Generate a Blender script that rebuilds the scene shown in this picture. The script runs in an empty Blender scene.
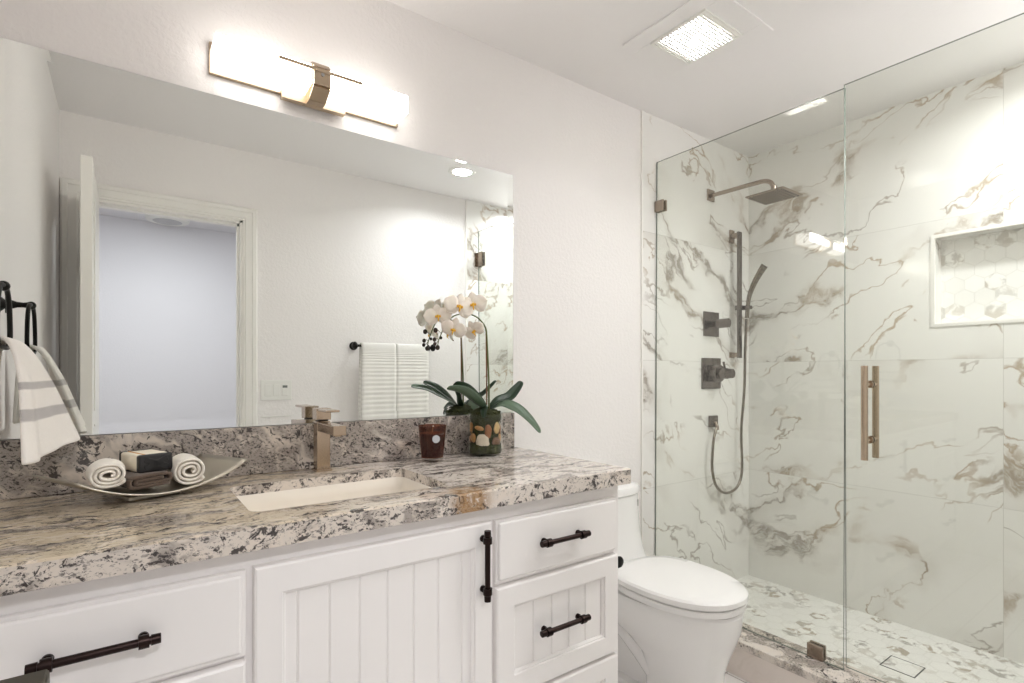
import bpy, bmesh, math, random
from mathutils import Vector, Matrix, noise

random.seed(7)
S = bpy.context.scene
COL = S.collection
pi = math.pi

# ------------------------------------------------------------------ camera, world, exposure
CAM_Y, CAM_H = -1.6748, 1.204
cd = bpy.data.cameras.new('camera')
cam = bpy.data.objects.new('camera', cd); COL.objects.link(cam)
cam.location = (0, CAM_Y, CAM_H)
cam.rotation_euler = (pi / 2, 0, math.radians(54.0312 - 90))
cd.sensor_fit = 'HORIZONTAL'; cd.sensor_width = 36
cd.lens = 532.165 / 1024 * 36
cd.shift_y = (372.87 - 341.5) / 1024
cd.clip_start = 0.02; cd.clip_end = 60
S.camera = cam

w = bpy.data.worlds.new('world'); S.world = w; w.use_nodes = True
bgn = w.node_tree.nodes['Background']
bgn.inputs[0].default_value = (1, 0.98, 0.96, 1); bgn.inputs[1].default_value = 0.3
S.view_settings.view_transform = 'Standard'; S.view_settings.look = 'None'
S.view_settings.exposure = 2.58; S.view_settings.gamma = 1.0
S.view_settings.use_curve_mapping = False
S.cycles.max_bounces = 14; S.cycles.diffuse_bounces = 8; S.cycles.glossy_bounces = 8
S.cycles.transparent_max_bounces = 24; S.cycles.transmission_bounces = 10
S.cycles.caustics_reflective = True; S.cycles.blur_glossy = .5; S.cycles.sample_clamp_indirect = 6; S.cycles.caustics_refractive = False

SCONCE, FAN, CAN = 5.0, 7.5, 5.0      # lamp strengths
def disk_light(name, loc, r, power, color, spread=180):     # round area light shining down from ceiling height
    d = bpy.data.lights.new(name, 'AREA'); d.shape = 'DISK'; d.size = 2 * r; d.energy = power; d.color = color; d.spread = math.radians(spread)
    o = bpy.data.objects.new(name, d); COL.objects.link(o); o.location = loc
disk_light('shower_fill_light', (2.45, -1.38, 2.434), .06, 2.1, (.98, .985, 1.0), 160)  # unseen light added to brighten the shower, no fixture modelled
disk_light('downlight_lamp', (1.67, -1.16, 2.435), .055, 1.05, (.985, .99, 1.0), 150)
disk_light('hall_fill_light', (.25, -2.45, 2.43), .16, 3.7, (.97, .98, 1.0))  # added light out of view, brightens hall and doorway without a fixture

# ------------------------------------------------------------------ object helpers
WL = {}
def _link(o, loc, parent):
    COL.objects.link(o)
    if parent is not None:
        o.parent = parent; o.location = Vector(loc) - WL[parent]
    else:
        o.location = loc
    WL[o] = Vector(loc)

def tag(o, label=None, cat=None, group=None, kind=None):
    if label: o['label'] = label
    if cat: o['category'] = cat
    if group: o['group'] = group
    if kind: o['kind'] = kind
    return o

def thing(name, label, cat, loc, group=None):
    o = bpy.data.objects.new(name, None); o.empty_display_size = .05
    _link(o, loc, None)
    return tag(o, label, cat, group)

def obj(name, bm, mats, parent=None, smooth=False, label=None, origin=None):
    """bm is in world coordinates; links ONE mesh object."""
    bmesh.ops.recalc_face_normals(bm, faces=bm.faces)
    if origin is None:
        if parent is not None: origin = WL[parent]
        else:
            xs = [v.co for v in bm.verts]
            lo = Vector([min(c[i] for c in xs) for i in range(3)]); hi = Vector([max(c[i] for c in xs) for i in range(3)])
            origin = Vector(((lo.x + hi.x) / 2, (lo.y + hi.y) / 2, lo.z))
    origin = Vector(origin)
    bmesh.ops.translate(bm, verts=bm.verts, vec=-origin)
    me = bpy.data.meshes.new(name); bm.to_mesh(me); bm.free()
    if not isinstance(mats, (list, tuple)): mats = [mats]
    for m in mats: me.materials.append(m)
    if smooth:
        for p in me.polygons: p.use_smooth = True
        if smooth != 'all':
            try: me.set_sharp_from_angle(angle=math.radians(38))
            except Exception: pass
    o = bpy.data.objects.new(name, me)
    _link(o, origin, parent)
    if label: o['label'] = label
    return o

def struct(name, bm, mats, parent=None, smooth=False):
    o = obj(name, bm, mats, parent, smooth)
    if parent is None: o['kind'] = 'structure'
    return o

def B(): return bmesh.new()

def box(bm, lo, hi, bev=0, seg=2, mi=0, rot=None, about=None):
    lo = Vector(lo); hi = Vector(hi)
    c = (lo + hi) / 2; s = hi - lo
    r = bmesh.ops.create_cube(bm, size=1, matrix=Matrix.Translation(c) @ Matrix.Diagonal((abs(s.x), abs(s.y), abs(s.z), 1)))
    vs = r['verts']
    fs = set(f for v in vs for f in v.link_faces)
    if bev > 0:
        es = list(set(e for v in vs for e in v.link_edges))
        rr = bmesh.ops.bevel(bm, geom=es, offset=bev, segments=seg, profile=.5, affect='EDGES')
        vs = list(set(v for f in rr['faces'] for v in f.verts) | set(v for v in vs if v.is_valid))
        fs = set(f for v in vs for f in v.link_faces)
    for f in fs: f.material_index = mi
    if rot is not None:
        bmesh.ops.rotate(bm, verts=vs, cent=about if about is not None else c, matrix=rot)
    return vs

def cyl(bm, p0, p1, r0, r1=None, seg=24, caps=True, mi=0):
    p0 = Vector(p0); p1 = Vector(p1); r1 = r0 if r1 is None else r1
    d = p1 - p0; q = d.to_track_quat('Z', 'Y').to_matrix().to_4x4()
    r = bmesh.ops.create_cone(bm, cap_ends=caps, segments=seg, radius1=r0, radius2=r1, depth=d.length,
                              matrix=Matrix.Translation((p0 + p1) / 2) @ q)
    for v in r['verts']:
        for f in v.link_faces: f.material_index = mi
    return r['verts']

def ball(bm, c, r, scale=(1, 1, 1), seg=20, rot=None, mi=0):
    m = Matrix.Translation(c) @ (rot.to_4x4() if rot is not None else Matrix()) @ Matrix.Diagonal((*scale, 1))
    q = bmesh.ops.create_uvsphere(bm, u_segments=seg, v_segments=max(8, seg // 2), radius=r, matrix=m)
    for v in q['verts']:
        for f in v.link_faces: f.material_index = mi
    return q['verts']

def loft(bm, rings, cap0=True, cap1=True, closed=True, mi=0):
    vr = [[bm.verts.new(p) for p in r] for r in rings]
    n = len(vr[0])
    for a, b in zip(vr, vr[1:]):
        for i in range(n if closed else n - 1):
            j = (i + 1) % n
            bm.faces.new((a[i], a[j], b[j], b[i])).material_index = mi
    if cap0: bm.faces.new(list(reversed(vr[0]))).material_index = mi
    if cap1: bm.faces.new(vr[-1]).material_index = mi
    return vr

def lathe(bm, c, prof, seg=32, mi=0):
    """prof: list of (r, z); poles where r = 0"""
    rings = []
    for r, z in prof:
        if r < 1e-6: rings.append([bm.verts.new((c[0], c[1], c[2] + z))])
        else: rings.append([bm.verts.new((c[0] + r * math.cos(2 * pi * i / seg), c[1] + r * math.sin(2 * pi * i / seg), c[2] + z)) for i in range(seg)])
    for a, b in zip(rings, rings[1:]):
        for i in range(seg):
            j = (i + 1) % seg
            if len(a) == 1 and len(b) == 1: continue
            if len(a) == 1: f = (a[0], b[j], b[i])
            elif len(b) == 1: f = (a[i], a[j], b[0])
            else: f = (a[i], a[j], b[j], b[i])
            bm.faces.new(f).material_index = mi

def catmull(pts, n=8):
    P = [Vector(p) for p in pts]; out = []
    for i in range(len(P) - 1):
        p0 = P[max(i - 1, 0)]; p1 = P[i]; p2 = P[i + 1]; p3 = P[min(i + 2, len(P) - 1)]
        for k in range(n):
            t = k / n
            out.append(.5 * ((2 * p1) + (p2 - p0) * t + (2 * p0 - 5 * p1 + 4 * p2 - p3) * t * t + (3 * p1 - p0 - 3 * p2 + p3) * t ** 3))
    out.append(P[-1]); return out

def tube(bm, pts, r, seg=12, caps=True, closed=False, mi=0):
    P = [Vector(p) for p in pts]; n = len(P)
    rad = r if isinstance(r, (list, tuple)) else [r] * n
    T = []
    for i in range(n):
        if closed: t = P[(i + 1) % n] - P[i - 1]
        else: t = P[min(i + 1, n - 1)] - P[max(i - 1, 0)]
        T.append(t.normalized())
    up = Vector((0, 0, 1)) if abs(T[0].z) < .9 else Vector((1, 0, 0))
    N = (up - T[0] * up.dot(T[0])).normalized(); rings = []
    for i in range(n):
        N = (N - T[i] * N.dot(T[i])).normalized(); Bn = T[i].cross(N)
        rings.append([P[i] + rad[i] * (math.cos(2 * pi * k / seg) * N + math.sin(2 * pi * k / seg) * Bn) for k in range(seg)])
    if closed:
        rings.append(rings[0])
        vr = [[bm.verts.new(p) for p in q] for q in rings[:-1]]; vr.append(vr[0])
        for a, b in zip(vr, vr[1:]):
            for k in range(seg):
                j = (k + 1) % seg; bm.faces.new((a[k], a[j], b[j], b[k])).material_index = mi
    else: loft(bm, rings, caps, caps, mi=mi)

def rings_se(cx, rows, nseg=48):
    """superellipse rings; rows = (z, halfwidth, fback, ffront, exponent); f runs from the wall (y = -f)"""
    out = []
    for z, hw, fb, ff, n in rows:
        fc = fb + (ff - fb) * .42; ring = []
        for k in range(nseg):
            a = 2 * pi * k / nseg; c, s = math.cos(a), math.sin(a)
            x = hw * math.copysign(abs(c) ** (2 / n), c)
            L = (ff - fc) if s > 0 else (fc - fb)
            nn = n if s > 0 else max(n, 3.2)
            f = fc + L * math.copysign(abs(s) ** (2 / nn), s)
            ring.append((cx + x, -f, z))
        out.append(ring)
    return out

def grid(bm, P, uvf=None, mi=0):
    """P[i][j] points -> quad sheet; uv from the indices"""
    ni, nj = len(P), len(P[0])
    V = [[bm.verts.new(p) for p in row] for row in P]
    uv = bm.loops.layers.uv.verify()
    for i in range(ni - 1):
        for j in range(nj - 1):
            f = bm.faces.new((V[i][j], V[i + 1][j], V[i + 1][j + 1], V[i][j + 1])); f.material_index = mi
            for l, (a, b) in zip(f.loops, ((i, j), (i + 1, j), (i + 1, j + 1), (i, j + 1))):
                l[uv].uv = (a / (ni - 1), b / (nj - 1))
    return V

def solid(o, t, off=0.0):
    m = o.modifiers.new('thickness', 'SOLIDIFY'); m.thickness = t; m.offset = off
    return o
def subsurf(o, n=1):
    m = o.modifiers.new('smooth', 'SUBSURF'); m.levels = n; m.render_levels = n
    return o

# ------------------------------------------------------------------ material helpers
def lin(c):
    return tuple(((x / 255) / 12.92 if x / 255 <= .04045 else ((x / 255 + .055) / 1.055) ** 2.4) for x in c)
def rgba(c): return (*lin(c), 1)

class NT:
    def __init__(s, name):
        s.m = bpy.data.materials.new(name); s.m.use_nodes = True
        s.t = s.m.node_tree; s.n = s.t.nodes; s.l = s.t.links
        s.b = s.n['Principled BSDF']; s.out = s.n['Material Output']
    def node(s, typ, **kw):
        n = s.n.new(typ)
        for k, v in kw.items():
            if k.startswith('i_'):
                key = k[2:]; key = int(key) if key.isdigit() else key
                s.put(n.inputs[key], v)
            else: setattr(n, k, v)
        return n
    def put(s, sock, v):
        if isinstance(v, bpy.types.NodeSocket): s.l.new(v, sock)
        else: sock.default_value = v
    def obj(s): return s.node('ShaderNodeTexCoord').outputs['Object']
    def pos(s): return s.node('ShaderNodeNewGeometry').outputs['Position']
    def math(s, op, a, b=0.0, c=0.0, clamp=False):
        n = s.node('ShaderNodeMath', operation=op); n.use_clamp = clamp
        s.put(n.inputs[0], a); s.put(n.inputs[1], b); s.put(n.inputs[2], c); return n.outputs[0]
    def vm(s, op, a, b=(0, 0, 0), c=(0, 0, 0)):
        n = s.node('ShaderNodeVectorMath', operation=op)
        s.put(n.inputs[0], a)
        if op == 'SCALE': s.put(n.inputs['Scale'], b)
        else:
            s.put(n.inputs[1], b)
            if len(n.inputs) > 2 and op in ('MULTIPLY_ADD', 'WRAP'): s.put(n.inputs[2], c)
        return n.outputs['Value'] if op in ('DOT_PRODUCT', 'LENGTH', 'DISTANCE') else n.outputs[0]
    def noise(s, vec, scale=5, detail=4, rough=.5, dist=0, dims='3D'):
        n = s.node('ShaderNodeTexNoise'); s.put(n.inputs['Vector'], vec)
        n.inputs['Scale'].default_value = scale; n.inputs['Detail'].default_value = detail
        n.inputs['Roughness'].default_value = rough; n.inputs['Distortion'].default_value = dist
        return n.outputs['Fac'], n.outputs['Color']
    def ramp(s, fac, stops, interp='LINEAR'):
        n = s.node('ShaderNodeValToRGB'); s.put(n.inputs[0], fac); e = n.color_ramp.elements
        n.color_ramp.interpolation = interp
        while len(e) < len(stops): e.new(.5)
        for el, (p, c) in zip(e, stops):
            el.position = p; el.color = c if len(c) == 4 else (*c, 1)
        return n.outputs[0]
    def step(s, x, a, b):
        n = s.node('ShaderNodeMapRange', interpolation_type='SMOOTHSTEP')
        s.put(n.inputs[0], x); n.inputs[1].default_value = a; n.inputs[2].default_value = b
        return n.outputs[0]
    def mix(s, f, a, b):
        n = s.node('ShaderNodeMix', data_type='RGBA')
        s.put(n.inputs[0], f); s.put(n.inputs[6], a); s.put(n.inputs[7], b); return n.outputs[2]
    def bump(s, h, strength=.2, dist=.01):
        n = s.node('ShaderNodeBump'); s.put(n.inputs['Height'], h)
        n.inputs['Strength'].default_value = strength; n.inputs['Distance'].default_value = dist
        s.l.new(n.outputs[0], s.b.inputs['Normal'])
    def set(s, color=None, rough=None, metal=None, **kw):
        if color is not None: s.put(s.b.inputs['Base Color'], color)
        if rough is not None: s.put(s.b.inputs['Roughness'], rough)
        if metal is not None: s.put(s.b.inputs['Metallic'], metal)
        for k, v in kw.items(): s.put(s.b.inputs[k.replace('_', ' ')], v)
        return s.m

def plain(name, c, rough=.5, metal=0, nscale=0, bump=0, var=.04, **kw):
    t = NT(name)
    if nscale:
        f, _ = t.noise(t.obj(), nscale, 3)
        lo = tuple(x * (1 - var) for x in lin(c)); hi = tuple(min(1, x * (1 + var)) for x in lin(c))
        t.set(color=t.mix(f, (*lo, 1), (*hi, 1)))
        if bump: t.bump(f, bump, .004)
    else: t.set(color=rgba(c))
    return t.set(rough=rough, metal=metal, **kw)

def wallpaint(name, c, bump=.2):
    t = NT(name)
    f, _ = t.noise(t.pos(), 70, 4, .55, .4)
    g = t.step(f, .42, .62)
    t.set(color=rgba(c), rough=.55); t.bump(g, bump, .0025)
    return t.m

def brushed(name, c, rough=.28):
    t = NT(name)
    f, _ = t.noise(t.vm('MULTIPLY', t.obj(), (400, 400, 20)), 1, 2)
    r = t.math('MULTIPLY_ADD', f, .16, rough - .08)
    return t.set(color=rgba(c), rough=r, metal=1)

def glassmat(name, tint, ior=1.5, rough=0.0, boost=1.0):
    t = NT(name)
    tr = t.node('ShaderNodeBsdfTransparent'); tr.inputs[0].default_value = (*tint, 1)
    gl = t.node('ShaderNodeBsdfGlossy'); gl.inputs['Roughness'].default_value = rough
    gl.inputs['Color'].default_value = (1, 1, 1, 1)
    lw = t.node('ShaderNodeFresnel'); bf = t.node('ShaderNodeNewGeometry').outputs['Backfacing']
    t.l.new(t.math('MULTIPLY_ADD', bf, 1 / ior - ior, ior), lw.inputs[0])   # same reflection on both faces of a thin pane
    mx = t.node('ShaderNodeMixShader'); t.l.new(t.math('MULTIPLY', lw.outputs[0], boost), mx.inputs[0])
    t.l.new(tr.outputs[0], mx.inputs[1]); t.l.new(gl.outputs[0], mx.inputs[2])
    t.l.new(mx.outputs[0], t.out.inputs['Surface'])
    return t.m

def glow(name, c, strength, base=(240, 238, 232)):
    t = NT(name)
    return t.set(color=rgba(base), rough=.3, Emission_Color=(*c, 1), Emission_Strength=strength)

def marble(name, tile=True, base=(238, 237, 234), dens=1.0, grey=.5):
    t = NT(name); P = t.pos()
    if tile:
        q = t.vm('DIVIDE', t.vm('SUBTRACT', P, (1.90, -1.098, .044)), (1.22, 1.22, .61))
        idv = t.vm('FLOOR', q); fr = t.vm('FRACTION', q)
        wn = t.node('ShaderNodeTexWhiteNoise', noise_dimensions='3D'); t.l.new(idv, wn.inputs[0])
        off = t.vm('SCALE', wn.outputs['Color'], 9.0)
        PP = t.vm('ADD', P, off)
        d = t.vm('ABSOLUTE', t.vm('SUBTRACT', fr, (.5, .5, .5)))
        sp = t.node('ShaderNodeSeparateXYZ'); t.l.new(d, sp.inputs[0])
        gy = t.math('GREATER_THAN', sp.outputs[1], .5 - .0011 / 1.22); gz = t.math('GREATER_THAN', sp.outputs[2], .5 - .0011 / .61)
        gx = t.math('GREATER_THAN', sp.outputs[0], .5 - .0011 / 1.22)
        gr = t.math('MAXIMUM', t.math('MAXIMUM', gy, gz), gx)
    else: PP = P; gr = None
    # veins run on a slant that changes from slab to slab
    if tile:
        sgn = t.math('MULTIPLY_ADD', t.math('GREATER_THAN', wn.outputs['Value'], .45), 1.15, -.62)
        cb = t.node('ShaderNodeCombineXYZ'); t.put(cb.inputs[0], sgn); t.put(cb.inputs[1], t.math('MULTIPLY', sgn, -1.0)); rot = cb.outputs[0]
    else: rot = (.5, -.5, 0)
    rt = t.node('ShaderNodeVectorRotate', rotation_type='EULER_XYZ'); t.l.new(PP, rt.inputs[0]); t.put(rt.inputs['Rotation'], rot)
    _, wc = t.noise(PP, 2.6, 4, .5); _, wf = t.noise(PP, 11, 4, .6)
    ps = t.vm('ADD', rt.outputs[0], t.vm('SCALE', t.vm('SUBTRACT', wc, (.5, .5, .5)), .34))
    ps = t.vm('ADD', ps, t.vm('SCALE', t.vm('SUBTRACT', wf, (.5, .5, .5)), .075))
    pw = t.vm('MULTIPLY', ps, (.55, .55, 1.9))
    n1, _ = t.noise(pw, 1.5, 2, .45)
    r1 = t.math('ABSOLUTE', t.math('SUBTRACT', n1, .5))
    msk, _ = t.noise(PP, 1.7, 3, .5)
    m1 = t.step(msk, .39, .52)
    wvar, _ = t.noise(PP, 3.3, 3, .5)
    wdt = t.math('MULTIPLY_ADD', t.step(wvar, .40, .66), .050, .006)
    v1 = t.math('MULTIPLY', t.math('SUBTRACT', 1.0, t.step(t.math('DIVIDE', r1, wdt), .35, 1.0)), m1)
    halo = t.math('MULTIPLY', t.math('SUBTRACT', 1.0, t.step(r1, .0, .09)), t.math('MULTIPLY', m1, .40))
    fine, _ = t.noise(pw, 22, 4, .7)
    v1 = t.math('MULTIPLY', v1, t.math('MULTIPLY_ADD', t.step(fine, .36, .60), .8, .2))
    n2, _ = t.noise(t.vm('ADD', pw, (7, 3, 5)), 3.6, 3, .5)
    r2 = t.math('ABSOLUTE', t.math('SUBTRACT', n2, .5))
    msk2, _ = t.noise(t.vm('ADD', PP, (4, 2, 7)), 2.6, 3, .5)
    v2 = t.math('MULTIPLY', t.math('SUBTRACT', 1.0, t.step(r2, .001, .018)), t.math('MULTIPLY', t.step(msk2, .42, .54), .8))
    cl, _ = t.noise(PP, 1.1, 3, .5)
    hue, _ = t.noise(PP, 1.7, 2)
    c0 = t.mix(cl, rgba(tuple(x - 7 for x in base)), rgba(tuple(min(255, x + 5) for x in base)))
    cg = t.mix(t.step(hue, .4, .6), rgba((176, 156, 130)), rgba((160, 153, 144)))
    c1 = t.mix(t.math('MULTIPLY', halo, .8 * dens), c0, rgba((196, 190, 181)))
    c2 = t.mix(t.math('MULTIPLY', v2, dens), c1, cg)
    c3 = t.mix(t.math('MULTIPLY', v1, dens, clamp=True), c2, cg)
    if gr is not None: c3 = t.mix(t.math('MULTIPLY', gr, .6), c3, rgba((196, 194, 188)))
    return t.set(color=c3, rough=.12)

def hexmosaic(name, axes, size=.072, spots=.26):
    """flat hexagon mosaic of marble; axes = which world axes span the face"""
    t = NT(name); P = t.pos()
    sp = t.node('ShaderNodeSeparateXYZ'); t.l.new(P, sp.inputs[0])
    cb = t.node('ShaderNodeCombineXYZ')
    t.put(cb.inputs[0], t.math('DIVIDE', sp.outputs[axes[0]], size)); t.put(cb.inputs[1], t.math('DIVIDE', sp.outputs[axes[1]], size))
    p = t.vm('ADD', cb.outputs[0], (100, 100 * 1.7320508, 0)); r = (1, 1.7320508, 1); h = (.5, .8660254, .5)
    a = t.vm('MULTIPLY', t.vm('SUBTRACT', t.vm('FRACTION', t.vm('DIVIDE', p, r)), (.5, .5, .5)), r)
    b = t.vm('MULTIPLY', t.vm('SUBTRACT', t.vm('FRACTION', t.vm('DIVIDE', t.vm('SUBTRACT', p, h), r)), (.5, .5, .5)), r)
    flat = (1, 1, 0); a = t.vm('MULTIPLY', a, flat); b = t.vm('MULTIPLY', b, flat)
    k = t.math('LESS_THAN', t.vm('LENGTH', a), t.vm('LENGTH', b))
    mx = t.node('ShaderNodeMix', data_type='VECTOR'); t.put(mx.inputs[0], k); t.put(mx.inputs[4], b); t.put(mx.inputs[5], a)
    g = mx.outputs[1]
    idv = t.vm('MULTIPLY', t.vm('FLOOR', t.vm('MULTIPLY_ADD', t.vm('SUBTRACT', p, g), (2, 2 / 1.7320508 * 1, 1), (.5, .5, .5))), flat)
    ag = t.vm('ABSOLUTE', g)
    s2 = t.node('ShaderNodeSeparateXYZ'); t.l.new(ag, s2.inputs[0])
    hd = t.math('MAXIMUM', s2.outputs[0], t.vm('DOT_PRODUCT', ag, (.5, .8660254, 0)))
    gr = t.step(hd, .468, .488)
    wn = t.node('ShaderNodeTexWhiteNoise', noise_dimensions='3D'); t.l.new(idv, wn.inputs[0])
    PP = t.vm('ADD', P, t.vm('SCALE', wn.outputs['Color'], 5.0))
    n, _ = t.noise(PP, 22, 4, .6, .4)
    pick = t.step(wn.outputs['Value'], 1 - spots - .05, 1 - spots + .35)
    vein = t.math('MULTIPLY', t.step(n, .44, .58), pick)
    hue, _ = t.noise(PP, 6, 1)
    cv = t.mix(t.step(hue, .4, .6), rgba((150, 134, 108)), rgba((146, 142, 134)))
    c = t.mix(wn.outputs['Value'], rgba((234, 233, 230)), rgba((242, 241, 238)))
    c = t.mix(t.math('MULTIPLY', vein, .75), c, cv)
    c = t.mix(t.math('MULTIPLY', gr, .5), c, rgba((208, 206, 200)))
    t.bump(t.math('SUBTRACT', 1.0, gr), .25, .001)
    return t.set(color=c, rough=.22)

def granite(name, stretch=(1, 2.6, 2.6), cream=.5, dark=(.56, .63), rot=(0, 0, 0), ochre=False, greyness=.0, specks=.5, fs=9):
    t = NT(name); P = t.pos()
    rt = t.node('ShaderNodeVectorRotate', rotation_type='EULER_XYZ'); t.l.new(P, rt.inputs[0]); rt.inputs['Rotation'].default_value = rot
    _, wc = t.noise(P, 4.5, 4, .55)
    Q = t.vm('ADD', rt.outputs[0], t.vm('SCALE', t.vm('SUBTRACT', wc, (.5, .5, .5)), .16))
    Q = t.vm('MULTIPLY', Q, stretch)
    big, _ = t.noise(Q, 2.4, 4, .6)
    mid, _ = t.noise(Q, fs, 6, .72, .5)
    patch, _ = t.noise(Q, 5.5, 3, .5, .6)
    fine, _ = t.noise(P, 130, 3, .65)
    gran, _ = t.noise(t.vm('MULTIPLY', t.vm('ADD', P, (3, 1, 2)), (1, 1.6, 1.6)), 120, 4, .7, .4)
    spx = t.node('ShaderNodeSeparateXYZ'); t.l.new(P, spx.inputs[0])
    warm = t.math('SUBTRACT', 1.0, t.step(t.math('ADD', spx.outputs[0], t.math('MULTIPLY', t.math('SUBTRACT', big, .5), 1.2)), .25, .75))
    ca = t.mix(t.math('MULTIPLY', warm, cream), rgba((222, 213, 205)), rgba((206, 191, 168)))
    cgrey = t.mix(fine, rgba((120, 112, 107)), rgba((184, 174, 165)))
    c = t.mix(t.math('MULTIPLY', t.step(patch, .50 - greyness * .25, .62 - greyness * .22), .85), ca, cgrey)
    lv = t.math('ABSOLUTE', t.math('SUBTRACT', big, .52))
    c = t.mix(t.math('MULTIPLY', t.math('SUBTRACT', 1.0, t.step(lv, .0, .03)), .55), c, rgba((228, 216, 204)))
    # dark mineral flecks, dense inside streaks
    dm = t.step(t.math('ADD', mid, t.math('MULTIPLY', t.math('SUBTRACT', fine, .5), .20)), dark[0], dark[1])
    cd_ = t.mix(fine, rgba((26, 25, 28)), rgba((74, 67, 66)))
    c = t.mix(t.math('MULTIPLY', dm, .93), c, cd_)
    sk = t.math('MULTIPLY', t.step(gran, .53, .60), t.step(patch, .36, .54))
    c = t.mix(t.math('MULTIPLY', sk, specks), c, rgba((62, 58, 60)))
    if ochre:
        dv = t.vm('SUBTRACT', P, (.676, -.562, .897))
        dv = t.vm('MULTIPLY', dv, (1.0, .9, .5))
        dd = t.math('ADD', t.vm('LENGTH', dv), t.math('MULTIPLY', t.math('SUBTRACT', mid, .5), .16))
        om = t.math('MULTIPLY', t.math('SUBTRACT', 1.0, t.step(dd, .03, .07)), t.step(mid, .36, .50))
        c = t.mix(t.math('MULTIPLY', om, .85), c, t.mix(fine, rgba((120, 84, 46)), rgba((186, 146, 96))))
    return t.set(color=c, rough=.09)

def terry(name, c, scale=420, strength=.5, bands=None, rib=None):
    t = NT(name); col = rgba(c)
    f, _ = t.noise(t.obj(), scale, 3, .6)
    h = f
    if rib:
        uv = t.node('ShaderNodeTexCoord').outputs['UV']
        s = t.node('ShaderNodeSeparateXYZ'); t.l.new(uv, s.inputs[0])
        wv = t.math('SINE', t.math('MULTIPLY', s.outputs[0], rib))
        h = t.math('ADD', t.math('MULTIPLY', wv, .5), t.math('MULTIPLY', f, .3))
        col = t.mix(t.step(wv, -.9, .2), rgba(tuple(x - 9 for x in c)), rgba(c))
    if bands:
        uv = t.node('ShaderNodeTexCoord').outputs['UV']
        s = t.node('ShaderNodeSeparateXYZ'); t.l.new(uv, s.inputs[0]); m = None
        for a, b in bands:
            k = t.math('MULTIPLY', t.step(s.outputs[0], a - .004, a + .004), t.math('SUBTRACT', 1.0, t.step(s.outputs[0], b - .004, b + .004)))
            m = k if m is None else t.math('MAXIMUM', m, k)
        wv = t.math('SINE', t.math('MULTIPLY', s.outputs[1], 300))
        wv = t.math('MULTIPLY', wv, t.math('SINE', t.math('MULTIPLY', s.outputs[0], 700)))
        col = t.mix(m, col, t.mix(t.step(wv, -.5, .5), rgba((204, 199, 196)), rgba((172, 168, 167))))
        h = t.math('SUBTRACT', f, t.math('MULTIPLY', m, .4))
    t.bump(h, strength, .003)
    return t.set(color=col, rough=.95, Sheen_Weight=.2)

# ------------------------------------------------------------------ materials
M = {}
M['wall'] = wallpaint('painted plaster wall', (240, 237, 236))
M['ceil'] = wallpaint('painted ceiling', (238, 236, 236), .12)
M['hallwall'] = wallpaint('hall wall paint', (226, 226, 230), .1)
M['trim'] = plain('white trim paint', (238, 236, 232), .35)
M['doorpaint'] = plain('white door paint', (238, 236, 231), .35)
M['marble'] = marble('marble wall tile')
M['marble2'] = marble('marble niche lining', tile=False, dens=.9)
M['edge'] = plain('white tile edge', (238, 236, 232), .3)
M['hexfloor'] = hexmosaic('hexagon floor mosaic', (1, 0), .075, .50)
M['hexniche'] = hexmosaic('hexagon niche mosaic', (1, 2), .068, .30)
M['granite_top'] = granite('granite worktop', (1.1, 4.2, 3), 1.0, (.545, .590), ochre=True, specks=.7, fs=15)
M['granite_edge'] = granite('granite front edge', (2.2, 2.2, 2.6), .15, (.548, .578), rot=(0, .6, 0), ochre=True, specks=.85, fs=19)
M['granite_back'] = granite('granite backsplash', (1.8, 2.0, 3.0), .35, (.555, .59), rot=(0, -.7, 0), greyness=.65, specks=1.0, fs=18)
M['granite_curb'] = granite('granite curb', (2.2, 1.6, 2), .1, (.585, .62), greyness=.2, specks=.6)
M['cab'] = plain('white cabinet paint', (243, 240, 239), .38)
M['bronze'] = plain('oil rubbed bronze', (46, 34, 32), .34, .85)
M['iron'] = plain('black wrought iron', (26, 25, 24), .4, .6)
M['nickel'] = brushed('brushed nickel', (164, 150, 138), .22)
M['steel'] = brushed('brushed steel', (122, 115, 110), .26)
M['hose'] = brushed('metal hose', (140, 132, 122), .25)
M['lampmetal'] = brushed('bronze lamp metal', (190, 172, 150), .36)
M['chrome'] = plain('chrome', (190, 190, 190), .12, 1)
M['ceramic'] = plain('white ceramic', (240, 239, 238), .08)
M['basin'] = plain('basin ceramic', (238, 230, 218), .12)
M['plastic'] = plain('white plastic', (236, 236, 232), .35)
M['grille'] = plain('fan cover plastic', (214, 212, 208), .45)
M['black'] = plain('black', (18, 18, 18), .45)
M['glass'] = glassmat('shower glass', (.932, .942, .920), 1.5)
M['glassedge'] = plain('glass edge', (112, 120, 114), .15)
M['vase'] = glassmat('vase glass', (.975, .985, .975), 1.35, boost=.8)
M['amber'] = glassmat('amber jar glass', (.58, .33, .22), 1.45, .02)
M['clear'] = glassmat('clear glass base', (.93, .9, .88), 1.5, 0, 1.6)
M['mirror'] = NT('mirror silver').set(color=(.885, .91, .895, 1), rough=0, metal=1)
M['shade'] = glow('lit opal glass', (1.0, .955, .895), SCONCE)
M['lens'] = glow('lit fan lens', (1.0, .99, .98), FAN)
M['canlens'] = glow('lit downlight', (.98, .99, 1.0), CAN)
M['shadetop'] = glow('dim opal glass top', (1.0, .955, .895), SCONCE * .15)
M['pewter'] = brushed('pewter', (196, 190, 178), .36)
M['champagne'] = brushed('champagne nickel', (192, 174, 154), .2)
M['whiteterry'] = terry('white terry', (246, 240, 230))
M['handterry'] = terry('white hand towel', (244, 239, 233), 420, .5, bands=[(.735, .766), (.842, .880)])
M['brownterry'] = terry('brown terry', (98, 82, 70))
M['ribtowel'] = terry('ribbed bath towel', (245, 243, 239), 300, .5, rib=2 * pi * 95)
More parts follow.
